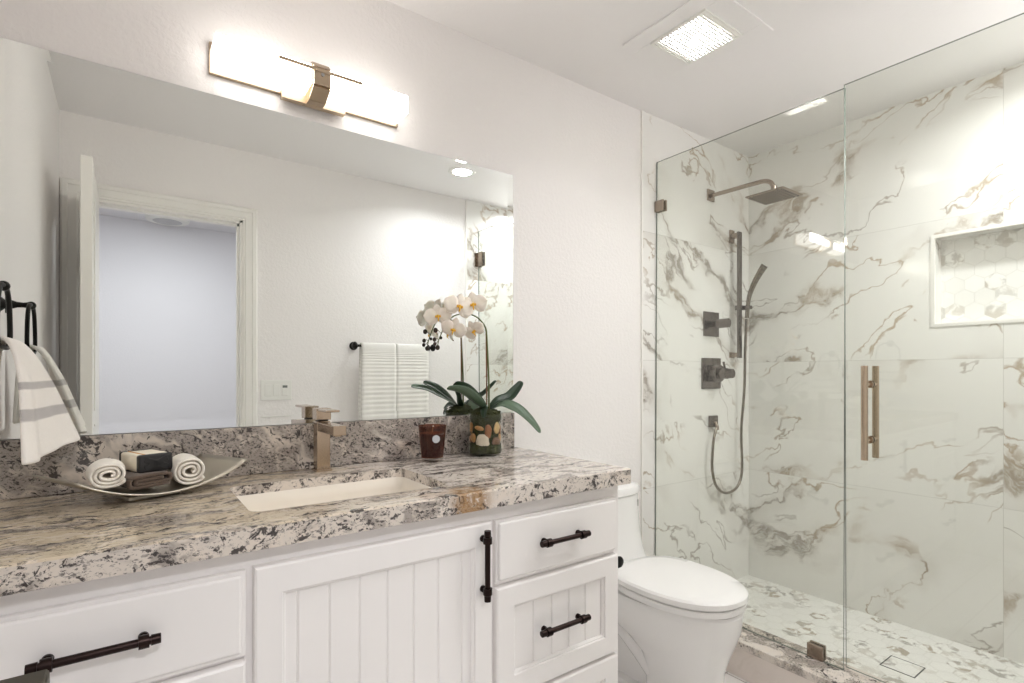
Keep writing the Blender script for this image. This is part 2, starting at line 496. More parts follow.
M['paper'] = plain('cream wrapping paper', (243, 234, 216), .7, nscale=30)
M['blackpaper'] = plain('black wrapping paper', (34, 33, 34), .55, nscale=40, bump=.2)
M['orange'] = plain('orange ribbon', (205, 142, 52), .5)
M['wax'] = plain('dark wax', (118, 72, 46), .5)
M['sticker'] = plain('silver sticker', (196, 200, 204), .35, .3)
M['wick'] = plain('wick', (225, 220, 205), .9)
M['leaf'] = plain('orchid leaf', (34, 58, 38), .35, nscale=14, var=.3)
M['leaflight'] = plain('pale orchid leaf', (84, 106, 84), .4, nscale=14, var=.2)
M['stem'] = plain('green stem', (96, 104, 56), .5, nscale=20, var=.2)
M['stake'] = plain('brown stake', (116, 78, 46), .6)
M['moss'] = plain('moss', (50, 54, 22), .95, nscale=90, bump=1.0, var=.6)
M['mossdark'] = plain('dark moss', (36, 44, 24), .9, nscale=60, bump=1, var=.5)
M['bud'] = plain('dark bud', (52, 40, 32), .5)
M['petal'] = NT('orchid petal').set(color=rgba((250, 242, 232)), rough=.55, Subsurface_Weight=.15, Subsurface_Radius=(.01, .008, .006))
M['lip'] = plain('yellow lip', (238, 186, 60), .5)
for i, c in enumerate([(186, 136, 84), (212, 178, 126), (150, 96, 58), (228, 214, 196), (120, 86, 66)]):
    M['peb%d' % i] = plain('river pebble %d' % i, c, .35, nscale=40, var=.15)
t = NT('floor tile'); P_ = t.pos()
br = t.node('ShaderNodeTexBrick'); t.l.new(P_, br.inputs['Vector'])
br.inputs['Scale'].default_value = 1; br.inputs['Brick Width'].default_value = .30; br.inputs['Row Height'].default_value = .15
br.inputs['Mortar Size'].default_value = .003; br.inputs['Color1'].default_value = rgba((240, 238, 236)); br.inputs['Color2'].default_value = rgba((232, 230, 228))
br.inputs['Mortar'].default_value = rgba((176, 170, 166)); br.offset = .5
M['floor'] = t.set(color=br.outputs[0], rough=.2)
M['hallfloor'] = plain('hall floor', (190, 180, 168), .5, nscale=8)
M['curbpaint'] = marble('curb tile', tile=False, base=(240, 230, 224), dens=.1)

# ------------------------------------------------------------------ room shell
XL, XT, XG, XF, W, ZC = -.253, 1.973, 2.066, 2.884, 1.61, 2.44
HX0, HX1, HY = -1.3, 2.1, -3.6
TY = -.006          # face of the tile on the mirror wall
bm = B(); box(bm, (XL - .12, 0, 0), (XF + .2, .12, ZC + .02)); struct('wall_back', bm, M['wall'])
bm = B(); box(bm, (XL - .12, -W - .12, 0), (XL, 0, ZC + .02)); box(bm, (HX0 - .1, -W - .12, 0), (XL - .12, -W - .02, ZC)); struct('wall_left', bm, M['wall'])
bm = B(); box(bm, (XT, TY, 0), (XF, 0, ZC)); struct('wall_back_tile', bm, M['marble'])
bm = B(); box(bm, (XT - .009, TY - .003, 0), (XT, 0, ZC), .001); struct('trim_1', bm, M['edge'])
# front wall with the doorway
DX0, DX1, DH = -.175, .525, 2.048
bm = B()
box(bm, (XL, -W - .12, 0), (DX0, -W, ZC + .02)); box(bm, (DX1, -W - .12, 0), (XF + .2, -W, ZC + .02)); box(bm, (DX0, -W - .12, DH), (DX1, -W, ZC + .02))
struct('wall_front', bm, M['wall'])
bm = B(); box(bm, (XT, -W, 0), (XF, -W - TY, ZC)); struct('wall_front_tile', bm, M['marble'])
bm = B(); box(bm, (XT - .009, -W, 0), (XT, -W - TY + .003, ZC), .001); struct('trim_2', bm, M['edge'])
# right wall with the niche opening
NY0, NY1, NZ0, NZ1, ND = -1.26, -.858, 1.407, 1.81, .09
bm = B()
box(bm, (XF, -W, 0), (XF + .2, NY0, ZC + .02)); box(bm, (XF, NY1, 0), (XF + .2, 0, ZC + .02))
box(bm, (XF, NY0, 0), (XF + .2, NY1, NZ0)); box(bm, (XF, NY0, NZ1), (XF + .2, NY1, ZC + .02))
struct('wall_right', bm, M['marble'])
bm = B()
box(bm, (XF + ND, NY0, NZ0), (XF + .2, NY1, NZ1))
nb = struct('wall_niche', bm, [M['hexniche']])
bm = B()
e = .012
box(bm, (XF, NY0, NZ1 - e), (XF + ND, NY1, NZ1)); box(bm, (XF, NY0, NZ0), (XF + ND, NY1, NZ0 + e))
box(bm, (XF, NY1 - e, NZ0 + e), (XF + ND, NY1, NZ1 - e)); box(bm, (XF, NY0, NZ0 + e), (XF + ND, NY0 + e, NZ1 - e))
struct('wall_niche_lining', bm, M['marble2'])
bm = B()
for lo, hi in (((NY0 - .001, NZ1 - .013), (NY1 + .001, NZ1 + .001)), ((NY0 - .001, NZ0 - .001), (NY1 + .001, NZ0 + .013)),
               ((NY1 - .013, NZ0 + .013), (NY1 + .001, NZ1 - .013)), ((NY0 - .001, NZ0 + .013), (NY0 + .013, NZ1 - .013))):
    box(bm, (XF - .004, lo[0], lo[1]), (XF + .012, hi[0], hi[1]))
struct('trim_3', bm, M['edge'])
bm = B(); box(bm, (XL - .12, -W - .12, -.1), (1.97, .12, 0)); struct('floor', bm, M['floor'])
bm = B(); box(bm, (1.97, -W - .12, -.1), (XF + .2, .12, .048)); struct('floor_shower', bm, M['hexfloor'])
bm = B(); box(bm, (XL - .12, -W - .12, ZC), (XF + .2, .12, ZC + .1)); struct('ceiling', bm, M['ceil'])
# hall behind the camera, seen through the doorway in the mirror
bm = B(); box(bm, (HX0 - .1, HY - .1, 0), (HX1 + .1, HY, ZC)); struct('wall_hall_far', bm, M['hallwall'])
bm = B(); box(bm, (HX0 - .1, HY, 0), (HX0, -W - .12, ZC)); struct('wall_hall_left', bm, M['hallwall'])
bm = B(); box(bm, (HX1, HY, 0), (HX1 + .1, -W - .12, ZC)); struct('wall_hall_right', bm, M['hallwall'])
bm = B(); box(bm, (HX0, HY, -.1), (HX1, -W - .12, 0)); struct('floor_hall', bm, M['hallfloor'])
bm = B(); box(bm, (HX0, HY, ZC), (HX1, -W - .12, ZC + .1)); struct('ceiling_hall', bm, M['hallwall'])
# casing and jamb
bm = B()
def casing(bm, y0, sgn):
    prof = [(0, 0), (0, .010), (.004, .012), (.010, .012), (.014, .016), (.045, .016), (.050, .020), (.066, .020), (.074, .014), (.075, 0)]
    P = []
    for d, tk in prof:
        y = y0 + sgn * tk
        P.append([(DX0 - d, y, 0), (DX0 - d, y, DH + d), (DX1 + d, y, DH + d), (DX1 + d, y, 0)])
    grid(bm, P)
casing(bm, -W, 1); casing(bm, -W - .12, -1)
for (x0, x1) in ((DX0, DX0 + .012), (DX1 - .012, DX1)): box(bm, (x0, -W - .12, 0), (x1, -W, DH))
box(bm, (DX0, -W - .12, DH - .012), (DX1, -W, DH))
box(bm, (DX1 - .022, -W - .075, 0), (DX1 - .012, -W - .04, DH)); box(bm, (DX0, -W - .075, DH - .022), (DX1, -W - .04, DH))
struct('trim_4', bm, M['trim'])

# ------------------------------------------------------------------ open door, seen edge-on in the mirror
dx0, dx1, dy1 = -.142, -.104, -.962
bm = B(); box(bm, (dx0, -W + .022, .012), (dx1, dy1, 2.042), .002, 1)
for z0, z1 in ((.2, .85), (1.05, 1.9)):
    for X, s in ((dx1, 1), (dx0, -1)):
        box(bm, (min(X, X + s * .004), -W + .13, z0), (max(X, X + s * .004), dy1 - .11, z1), .002, 1)
door = struct('door_1', bm, M['doorpaint'])
tag(door, 'open white bathroom door seen edge-on in the mirror', 'door')
for z in (.3, 1.05, 1.72):
    bm = B(); cyl(bm, (dx0 - .006, -W + .02, z - .045), (dx0 - .006, -W + .02, z + .045), .007, seg=12)
    box(bm, (dx0 - .001, -W + .015, z - .045), (dx0 + .03, -W + .0222, z + .045)); obj('hinge', bm, M['black'], door, True)
bm = B()
box(bm, (dx1, -1.090, .895), (dx1 + .008, -1.030, .955), .002, 1)
box(bm, (dx1 + .006, -1.072, .922), (-.0555, -1.044, .9395), .002, 1)
box(bm, (-.066, -1.175, .922), (-.055, -1.045, .9385), .002, 1)
obj('lever_handle', bm, plain('dark nickel', (88, 84, 76), .45, 1), door, True)

# ------------------------------------------------------------------ ceiling fan light
FX0, FX1, FY0, FY1 = 1.583, 1.812, -.605, -.372
fan = thing('bath_fan', 'square white exhaust fan with lit centre lens on the ceiling', 'exhaust fan', (1.698, -.489, ZC))
bm = B()
box(bm, (1.512, -.680, ZC - .006), (FX0, -.298, ZC), .002, 1); box(bm, (FX1, -.680, ZC - .006), (1.884, -.298, ZC), .002, 1)
box(bm, (FX0, -.680, ZC - .006), (FX1, FY0, ZC)); box(bm, (FX0, FY1, ZC - .006), (FX1, -.298, ZC))
obj('cover_plate', bm, M['ceil'], fan)
bm = B()
q = .010
box(bm, (FX0, FY0, ZC - .013), (FX0 + q, FY1, ZC)); box(bm, (FX1 - q, FY0, ZC - .013), (FX1, FY1, ZC))
box(bm, (FX0 + q, FY0, ZC - .013), (FX1 - q, FY0 + q, ZC)); box(bm, (FX0 + q, FY1 - q, ZC - .013), (FX1 - q, FY1, ZC))
obj('frame', bm, M['plastic'], fan)
bm = B()
n = 16
for i in range(n):
    y = FY0 + q + (i + .5) * (FY1 - FY0 - 2 * q) / n
    box(bm, (FX0 + q, y - .0042, ZC - .011), (FX1 - q, y + .0042, ZC - .006))
obj('louvers', bm, M['plastic'], fan)
bm = B(); box(bm, (1.598, -.572, ZC - .0055), (1.790, -.408, ZC - .001), .002, 1); obj('light_lens', bm, M['lens'], fan)
bm = B(); box(bm, (FX0 + q, FY0 + q, ZC - .001), (FX1 - q, FY1 - q, ZC - .0002)); obj('dark_recess', bm, plain('fan recess', (96, 88, 86), .8), fan)

def downlight(x, y, lens, label):
    can = thing('recessed_downlight', label, 'ceiling light', (x, y, ZC))
    bm = B(); lathe(bm, (x, y, ZC), [(.058, -.001), (.058, -.005), (.078, -.006), (.085, -.001), (.085, 0)], 40); obj('trim_ring', bm, M['plastic'], can, True)
    bm = B(); lathe(bm, (x, y, ZC), [(0, -.0035), (.058, -.0035), (.058, -.0005), (0, -.0005)], 40); obj('lens', bm, lens, can)
downlight(1.67, -1.16, M['canlens'], 'round recessed downlight lit in the ceiling, seen in the mirror')

hl = thing('ceiling_disc', 'flat round white fixture on the hall ceiling, seen through the mirrored doorway', 'ceiling fixture', (.27, -3.40, ZC))
bm = B(); lathe(bm, (.27, -3.40, ZC), [(0, -.02), (.11, -.028), (.135, -.028), (.148, -.02), (.152, 0), (0, 0)], 48); obj('rim', bm, M['plastic'], hl, True)
bm = B(); lathe(bm, (.27, -3.40, ZC), [(0, -.036), (.08, -.034), (.100, -.0285), (0, -.0282)], 48); obj('centre_cap', bm, plain('grey disc cap', (196, 196, 198), .5), hl, True)

# ------------------------------------------------------------------ vanity cabinet
VX0, VX1, VF = XL + .004, 1.219, -.547
CZ0, CZ1 = .869, .915
van = thing('vanity_cabinet', 'white vanity cabinet under the granite worktop with dark pulls', 'vanity', (.48, -.28, 0))
bm = B()
ct = CZ0 - .001
box(bm, (VX0, VF + .02, .10), (VX0 + .018, -.004, ct)); box(bm, (VX1 - .018, VF + .018, .10), (VX1, -.004, ct)); box(bm, (VX0 + .018, VF + .02, .10), (VX1 - .018, -.004, .118))
for x0, x1, z0, z1 in ((VX0, -.225, .10, ct), (.165, .215, .10, ct), (.728, .772, .10, ct), (1.184, VX1, .10, ct), (-.225, .165, .815, ct), (.215, .728, .815, ct), (.772, 1.184, .815, ct),
                       (-.225, .165, .10, .13), (.215, .728, .10, .13), (.772, 1.184, .10, .13), (-.225, .165, .640, .690), (.772, 1.184, .640, .690), (-.225, .165, .340, .390), (.772, 1.184, .340, .390)):
    box(bm, (x0, VF, z0), (x1, VF + .02, z1))
box(bm, (VX0, VF + .07, 0), (VX1, -.004, .10))
obj('carcass', bm, M['cab'], van)

def rect_frame(bm, x0, x1, z0, z1, steps):
    R_ = [[(x0 + i, y, z0 + k), (x1 - i, y, z0 + k), (x1 - i, y, z1 - k), (x0 + i, y, z1 - k)] for i, k, y in steps]
    vr = loft(bm, R_, False, False)
    for i in range(4):
        j = (i + 1) % 4; bm.faces.new((vr[-1][i], vr[-1][j], vr[0][j], vr[0][i]))

def front_panel(name, x0, x1, z0, z1, grooves, stile=.05, rail=.055):
    """drawer or door front: frame and a recessed beadboard panel, or a plain slab"""
    y0, y1 = VF - .02, VF - .0005
    bm = B()
    if grooves is None:
        box(bm, (x0, y0 + .006, z0), (x1, y1, z1), .001, 1)
        vs = box(bm, (x0 + .007, y0, z0 + .007), (x1 - .007, y0 + .010, z1 - .007), .0055, 3)
        o = obj(name, bm, M['cab'], van)
    else:
        rect_frame(bm, x0, x1, z0, z1, [(0, 0, y1), (0, 0, y0 + .006), (.0012, .0012, y0 + .0025), (.005, .005, y0), (stile - .0015, rail - .0015, y0), (stile, rail, y0 + .001),
                   (stile + .001, rail + .001, y0 + .005), (stile + .004, rail + .004, y0 + .0052), (stile + .008, rail + .008, y0 + .0085), (stile + .0085, rail + .0085, y0 + .0125), (stile + .0085, rail + .0085, y1)])
        o = obj(name, bm, M['cab'], van)
        pm = B(); yp = y0 + .011; g = .0032
        xs = [x0 + stile]
        prof = [(x0 + stile, yp)]
        for gx in grooves: prof += [(gx - g, yp), (gx, yp + .0042), (gx + g, yp)]
        prof.append((x1 - stile, yp))
        grid(pm, [[(px, py, zz) for zz in (z0 + rail - .004, z1 - rail + .004)] for px, py in prof])
        obj('beadboard_panel', pm, M['cab'], o)
    return o

def pull(parent, c, vertical=False, L=.172):
    """bar pull with two collared posts"""
    bm = B(); y = VF - .043; d = Vector((0, 0, 1)) if vertical else Vector((1, 0, 0)); c = Vector((c[0], y, c[1]))
    cyl(bm, c - d * (L / 2 - .004), c + d * (L / 2 - .004), .0068, seg=20)
    for s in (-1, 1):
        e = c + d * s * (L / 2)
        cyl(bm, e - d * s * .014, e, .0088, .0082, seg=20)
        p = c + d * s * (L / 2 - .024)
        cyl(bm, p - d * .0075, p + d * .0075, .0112, seg=20)
        cyl(bm, p, (p.x, VF - .020, p.z), .0058, seg=16)
        cyl(bm, (p.x, VF - .026, p.z), (p.x, VF - .020, p.z), .0082, seg=20)
    obj('handle', bm, M['bronze'], parent, True)

rows = ((.668, .830, False), (.368, .658, True), (.112, .358, True))
def even(a, b, n): return [a + (b - a) * (i + .5) / n for i in range(n)]
for (x0, x1) in ((-.243, .184), (.757, 1.199)):
    for z0, z1, bead in rows:
        gr = [x0 + .062 + .0635 * k for k in range(20) if x0 + .062 + .0635 * k < x1 - .062] if bead else None
        d = front_panel('drawer', x0, x1, z0, z1, gr, .055, .055)
        pull(d, ((x0 + x1) / 2 - .008, (z0 + z1) / 2 + .004))
d = front_panel('door', .198, .744, .112, .832, [.2794 + .0635 * k for k in range(7)], .051, .058)
pull(d, (.714, .733), True)

# ------------------------------------------------------------------ worktop with sink cut-out
CX0, CX1, CF = XL + .002, 1.240, -.580
SX0, SX1, SY0, SY1 = .209, .679, -.470, -.165
def rrect(x0, x1, y0, y1, r, n=6):
    out = []
    for cx, cy, a0 in ((x1 - r, y1 - r, 0), (x0 + r, y1 - r, 90), (x0 + r, y0 + r, 180), (x1 - r, y0 + r, 270)):
        for k in range(n + 1):
            a = math.radians(a0 + 90 * k / n); out.append((cx + r * math.cos(a), cy + r * math.sin(a)))
    return out
bm = B()
inner = rrect(SX0, SX1, SY0, SY1, .028)
N = len(inner)
cx, cy = (SX0 + SX1) / 2, (SY0 + SY1) / 2
outer = []
for (x, y) in inner:      # project each hole point to the slab's outline
    ddx, ddy = x - cx, y - cy
    tx = ((CX1 if ddx > 0 else CX0) - cx) / ddx if abs(ddx) > 1e-9 else 1e9
    ty = ((-.001 if ddy > 0 else CF) - cy) / ddy if abs(ddy) > 1e-9 else 1e9
    k = min(tx, ty); outer.append([cx + ddx * k, cy + ddy * k])
for corner in ((CX0, CF), (CX1, CF), (CX0, -.001), (CX1, -.001)):
    k = min(range(N), key=lambda i: (outer[i][0] - corner[0]) ** 2 + (outer[i][1] - corner[1]) ** 2)
    outer[k] = list(corner)
zt, zb = CZ1, .885
er = .004
def ring(pts, z): return [bm.verts.new((p[0], p[1], z)) for p in pts]
def shrink(pts, d): return [(min(max(p[0], CX0 + d), CX1 - d), min(max(p[1], CF + d), -.001 - d)) for p in pts]
it, ib = ring(inner, zt), ring(inner, zb)
ot = ring(shrink(outer, er), zt); om_ = ring(outer, zt - er); ob = ring(outer, CZ0)
for i in range(N):
    j = (i + 1) % N
    bm.faces.new((it[i], it[j], ot[j], ot[i])).material_index = 0
    bm.faces.new((ot[i], ot[j], om_[j], om_[i])).material_index = 0
    bm.faces.new((om_[i], om_[j], ob[j], ob[i])).material_index = 1
    bm.faces.new((it[j], it[i], ib[i], ib[j])).material_index = 1
    bm.faces.new((ib[j], ib[i], ob[i], ob[j])).material_index = 1
wt = obj('worktop', bm, [M['granite_top'], M['granite_edge']])
tag(wt, 'cream and grey veined granite worktop along the vanity', 'worktop')
bm = B(); box(bm, (CX0, -.0205, CZ1 + .0005), (1.213, -.0005, 1.050), .0015, 1)
tag(obj('backsplash', bm, M['granite_back']), 'low grey speckled granite backsplash strip beneath the wall mirror', 'backsplash')

# undermount basin
bm = B()
rr = []
for d, z, r in ((-.012, .8845, .034), (.004, .8845, .030), (.008, .86, .034), (.018, .80, .045), (.035, .765, .055), (.07, .752, .05)):
    rr.append([(p[0], p[1], z) for p in rrect(SX0 - .003 + d, SX1 + .003 - d, SY0 - .003 + d, SY1 + .003 - d, r)])
loft(bm, rr, False, True)
sink = obj('sink_basin', bm, M['basin'], None, 'all'); solid(sink, .006, 1)
tag(sink, 'off-white rectangular undermount basin sunk into the granite worktop', 'sink')
bm = B(); lathe(bm, (cx, cy - .0, .7535), [(0, .003), (.018, .004), (.022, .001), (.022, -.001), (0, -.001)], 24); obj('drain', bm, M['nickel'], sink, True)

# ------------------------------------------------------------------ faucet
fx, fy = .470, -.068
fc = thing('faucet', 'square brushed nickel single-lever faucet behind the basin', 'faucet', (fx, fy, CZ1))
bm = B(); box(bm, (fx - .0235, fy - .0235, CZ1), (fx + .0235, fy + .0235, CZ1 + .006), .001, 1); obj('base_plate', bm, M['champagne'], fc)
bm = B(); box(bm, (fx - .019, fy - .019, CZ1 + .006), (fx + .019, fy + .019, 1.062), .0015, 2); obj('body', bm, M['champagne'], fc)
bm = B(); box(bm, (fx - .018, fy - .165, 1.034), (fx + .018, fy - .019, 1.060), .002, 2)
cyl(bm, (fx, fy - .150, 1.030), (fx, fy - .150, 1.036), .010, seg=20); obj('spout', bm, M['champagne'], fc)
bm = B(); box(bm, (fx - .014, fy - .014, 1.062), (fx + .014, fy + .014, 1.066)); obj('collar', bm, M['black'], fc)
bm = B(); box(bm, (fx - .021, fy - .021, 1.066), (fx + .021, fy + .021, 1.100), .0015, 2); 
box(bm, (fx - .019, fy - .105, 1.093), (fx + .019, fy - .018, 1.099), .001, 1); obj('lever_handle', bm, M['champagne'], fc)

# ------------------------------------------------------------------ mirror with bevelled border
MX0, MX1, MZ0, MZ1 = XL + .003, 1.216, 1.0515, 1.970
bm = B(); bv, lift = .026, math.tan(math.radians(1.7)) * .026
o4 = [(MX0, MZ0), (MX1, MZ0), (MX1, MZ1), (MX0, MZ1)]; i4 = [(MX0 + bv, MZ0 + bv), (MX1 - bv, MZ0 + bv), (MX1 - bv, MZ1 - bv), (MX0 + bv, MZ1 - bv)]
vi = [bm.verts.new((x, -.006, z)) for x, z in i4]; vo = [bm.verts.new((x, -.006 - lift, z)) for x, z in o4]; vk = [bm.verts.new((x, -.0008, z)) for x, z in o4]
bm.faces.new(vi)
for i in range(4):
    j = (i + 1) % 4
    bm.faces.new((vo[i], vo[j], vi[j], vi[i])); bm.faces.new((vk[i], vk[j], vo[j], vo[i])).material_index = 1
bm.faces.new(list(reversed(vk))).material_index = 1
tag(obj('wall_mirror', bm, [M['mirror'], M['glassedge']]), 'large frameless mirror with slim angled border above the backsplash', 'mirror')

# ------------------------------------------------------------------ vanity light
lx = .459
vl = thing('vanity_light', 'bronze two-shade bath bar light glowing above the mirror', 'wall light', (lx, 0, 2.06))
bm = B(); box(bm, (.184, -.014, 2.024), (.735, -.001, 2.110), .001, 1); obj('backplate', bm, M['lampmetal'], vl)
bm = B(); box(bm, (lx - .093, -.034, 2.004), (lx + .093, -.014, 2.030), .0015, 1); obj('lower_rail', bm, M['lampmetal'], vl)
for x0, x1 in ((.188, lx - .026), (lx + .026, .732)):
    bm = B(); box(bm, (x0, -.100, 2.033), (x1, -.016, 2.091), .003, 2)
    bm.normal_update()
    for f in bm.faces: f.material_index = 0 if f.normal.y < -.5 else 1
    obj('glass_shade', bm, [M['shade'], M['shadetop']], vl)
bm = B()
path = [(-.014, 2.012), (-.060, 2.012), (-.106, 2.032), (-.106, 2.080), (-.090, 2.098), (-.014, 2.098)]
th = .006
for (ya, za), (yb, zb_) in zip(path, path[1:]):
    dd = Vector((0, yb - ya, zb_ - za)); nrm = Vector((0, -dd.z, dd.y)).normalized() * th
    a, b = Vector((0, ya, za)), Vector((0, yb, zb_)); q4 = [a, b, b + nrm, a + nrm]
    loft(bm, [[(lx - .024, p.y, p.z) for p in q4], [(lx + .024, p.y, p.z) for p in q4]])
obj('strap_bracket', bm, M['lampmetal'], vl)
bm = B(); cyl(bm, (lx, -.110, 2.062), (lx, -.098, 2.062), .008, seg=16); cyl(bm, (lx, -.116, 2.062), (lx, -.110, 2.062), .005, seg=16); obj('finial', bm, M['chrome'], vl, True)
bm = B(); box(bm, (lx - .119, -.116, 2.0685), (lx + .119, -.1065, 2.0785), .0008, 1); obj('accent_rod', bm, M['lampmetal'], vl)

# ------------------------------------------------------------------ pewter tray with washcloths
LB, LF, RF, RB = (Vector(p) for p in ((-.161, -.15, .985), (-.078, -.285, .978), (.253, -.165, .981), (.163, -.035, .988)))
def tray_pt(u, v):
    a = LF.lerp(RF, u); b = LB.lerp(RB, u); p = a.lerp(b, v)
    s = 1 - (2 * u - 1) ** 2
    sag = .050 * s ** .9 + .006 * (1 - (2 * v - 1) ** 2) * s
    p.z -= sag
    return p
bm = B(); grid(bm, [[tray_pt(i / 28, j / 10) for j in range(11)] for i in range(29)])
tc = tray_pt(.5, .5)
tray = thing('pewter_tray', 'curved rectangular pewter tray on the worktop holding rolled cloths', 'tray', (tc.x, tc.y, CZ1))
o = obj('dish', bm, M['pewter'], tray, 'all'); solid(o, .004, 0)
axu = (RF - LF); axu.z = 0; axu.normalize(); ang = math.atan2(axu.y, axu.x); axv = Vector((-axu.y, axu.x, 0))
RZ = Matrix.Rotation(ang, 3, 'Z')
bm = B(); box(bm, (tc.x - .055, tc.y - .035, CZ1), (tc.x + .055, tc.y + .035, tc.z - .002), .003, 2, rot=RZ, about=tc); obj('foot', bm, M['pewter'], tray)

def rolled(name, base, d, L, rw, rh, label, mat, group):
    """rolled washcloth: a spiral sheet swept along d; base = underside point of the front end"""
    d = Vector(d).normalized(); side = Vector((-d.y, d.x, 0)); side = -side
    bm = B(); turns = 3.1; n = 90; P = []
    for k in range(n + 1):
        a = k / n; th = a * turns * 2 * pi; r = 1 - .82 * a * .95
        P.append((r * math.cos(-th - .6), r * math.sin(-th - .6)))
    rowsP = []
    for (px, pz) in P:
        row = []
        for j in range(9):
            q = j / 8; wob = .0018 * math.sin(px * 5 + q * 4) + .0012 * noise.noise((px * 3, pz * 3, q * 4))
            bulge = 1 - .06 * (2 * q - 1) ** 2
            row.append(Vector(base) + d * (q * L + wob * 2) + side * (px * rw * bulge + wob) + Vector((0, 0, rh + pz * rh * bulge)))
        rowsP.append(row)
    grid(bm, rowsP)
    o = obj(name, bm, mat, None, 'all'); solid(o, .0068, -.6); subsurf(o, 1)
    return tag(o, label, 'washcloth', group)
ay = Vector((-.06, 1, 0))
rolled('rolled_washcloth', (-.029, -.246, .9545), ay, .105, .040, .030, 'rolled white washcloth at the left end of the pewter tray', M['whiteterry'], 'rolled washcloths on the tray')
rolled('rolled_washcloth', (.126, -.198, .9345), ay, .115, .041, .036, 'rolled white washcloth to the right of the wrapped soap', M['whiteterry'], 'rolled washcloths on the tray')
# folded brown washcloth
bm = B(); p = Vector((.026, -.160, .940)); bz = p.z + .0045
prof = [(.044, .004), (-.038, .004), (-.046, .008), (-.049, .015), (-.046, .022), (-.038, .026), (.040, .026), (.046, .022), (.048, .017), (.045, .012), (.036, .0105), (-.030, .0105), (-.034, .0145), (-.030, .0185), (.030, .0185)]
cp_ = catmull([(a, 0, b) for a, b in prof], 4)
dv = axv
grid(bm, [[Vector((p.x, p.y, bz)) + axu * c.x * .86 + dv * (q * .125 - .062) + Vector((0, 0, c.z + .001 * math.sin(q * 7 + c.x * 40))) for q in [j / 8 for j in range(9)]] for c in cp_])
o = obj('folded_washcloth', bm, M['brownterry'], None, 'all'); solid(o, .0062, 0)
tag(o, 'folded brown washcloth under the wrapped soap on the tray', 'washcloth')
# wrapped soap on top
sc = Vector((.025, -.2, 0)) + axu * .036 + axv * .045; sc.z = bz + .0300
sr = Matrix.Rotation(ang, 3, 'Z')
soap = thing('wrapped_soap', 'soap block wrapped in cream and black paper atop brown cloth', 'soap', sc)
bm = B(); box(bm, sc + Vector((-.035, -.040, 0)), sc + Vector((.035, .068, .040)), .005, 3, rot=sr, about=sc); obj('cream_wrapper', bm, M['paper'], soap, True)
bm = B(); box(bm, sc + Vector((-.036, -.0425, -.0005)), sc + Vector((.036, -.026, .0407)), .005, 3, rot=sr, about=sc)
box(bm, sc + Vector((-.036, .056, -.0005)), sc + Vector((.036, .0705, .0407)), .005, 3, rot=sr, about=sc)
vs = box(bm, sc + Vector((-.0352, -.030, .0002)), sc + Vector((.0352, .062, .0012))); bmesh.ops.rotate(bm, verts=vs, cent=sc, matrix=sr)
for s in (-1, 1):
    vs = box(bm, sc + Vector((-.026, -.0436, .013)), sc + Vector((.026, -.0420, .026)), .0006, 1, rot=Matrix.Rotation(s * .42, 3, 'Y'))
    bmesh.ops.rotate(bm, verts=vs, cent=sc, matrix=sr)
obj('black_wrapper', bm, M['blackpaper'], soap, True, label='black paper end wrap')
bm = B(); box(bm, sc + Vector((-.022, -.030, .0385)), sc + Vector((-.016, .060, .0406)), .0006, 1, rot=sr, about=sc); obj('ribbon', bm, M['orange'], soap, True, label='thin orange ribbon')

# ------------------------------------------------------------------ candle
kx, ky = .812, -.112
cn = thing('candle', 'amber glass jar candle with silver sticker on the worktop', 'candle', (kx, ky, CZ1))
bm = B(); lathe(bm, (kx, ky, CZ1), [(.036, .014), (.0455, .114), (.0462, .117), (.0448, .118), (.0435, .114), (.0345, .016)], 40); obj('glass_jar', bm, M['amber'], cn, True)
bm = B(); lathe(bm, (kx, ky, CZ1), [(0, 0), (.033, 0), (.0358, .003), (.0362, .0138), (0, .0138)], 40); obj('glass_base', bm, M['clear'], cn, True, label='thick clear glass base')
bm = B(); lathe(bm, (kx, ky, CZ1), [(0, .0165), (.0342, .0165), (.0412, .092), (.039, .0935), (0, .092)], 40); obj('wax', bm, M['wax'], cn, True)
bm = B(); tube(bm, catmull([(kx, ky, CZ1 + .09), (kx + .001, ky, CZ1 + .105), (kx + .003, ky - .001, CZ1 + .116)], 4), .0022, 8); obj('wick', bm, M['wick'], cn, True)
a = math.atan2(CAM_Y - ky, 0 - kx) + .28
nv = Vector((math.cos(a), math.sin(a), .0)); c0 = Vector((kx, ky, CZ1 + .077)) + nv * .0434
bm = B(); cyl(bm, c0 - nv * .001 + Vector((0, 0, 0)), c0 + nv * .0006, .0125, seg=28); obj('sticker', bm, M['sticker'], cn, label='round silver sticker')

# ------------------------------------------------------------------ orchid in a pebble vase
ox, oy = 1.030, -.095
bm = B(); lathe(bm, (ox, oy, CZ1), [(0, 0), (.059, 0), (.061, .002), (.061, .143), (.0603, .145), (.0590, .1435), (.0585, .010), (0, .008)], 48)
tag(obj('glass_vase', bm, M['vase'], None, True), 'clear glass cylinder vase of pebbles at the worktop end', 'vase')
bm = B(); lathe(bm, (ox, oy, CZ1), [(0, .0085), (.055, .0085), (.057, .014), (.056, .040), (.046, .048), (.046, .112), (.053, .122), (.057, .129), (.054, .146), (.04, .158), (.02, .163), (0, .164)], 36)
for v in bm.verts:
    k = noise.noise(v.co * 90) * .004
    d = Vector((v.co.x - ox, v.co.y - oy, 0))
    if d.length > 1e-4 and d.length < .054: v.co += d.normalized() * k
    if v.co.z > CZ1 + .14: v.co.z += noise.noise(v.co * 70 + Vector((5, 1, 2))) * .012
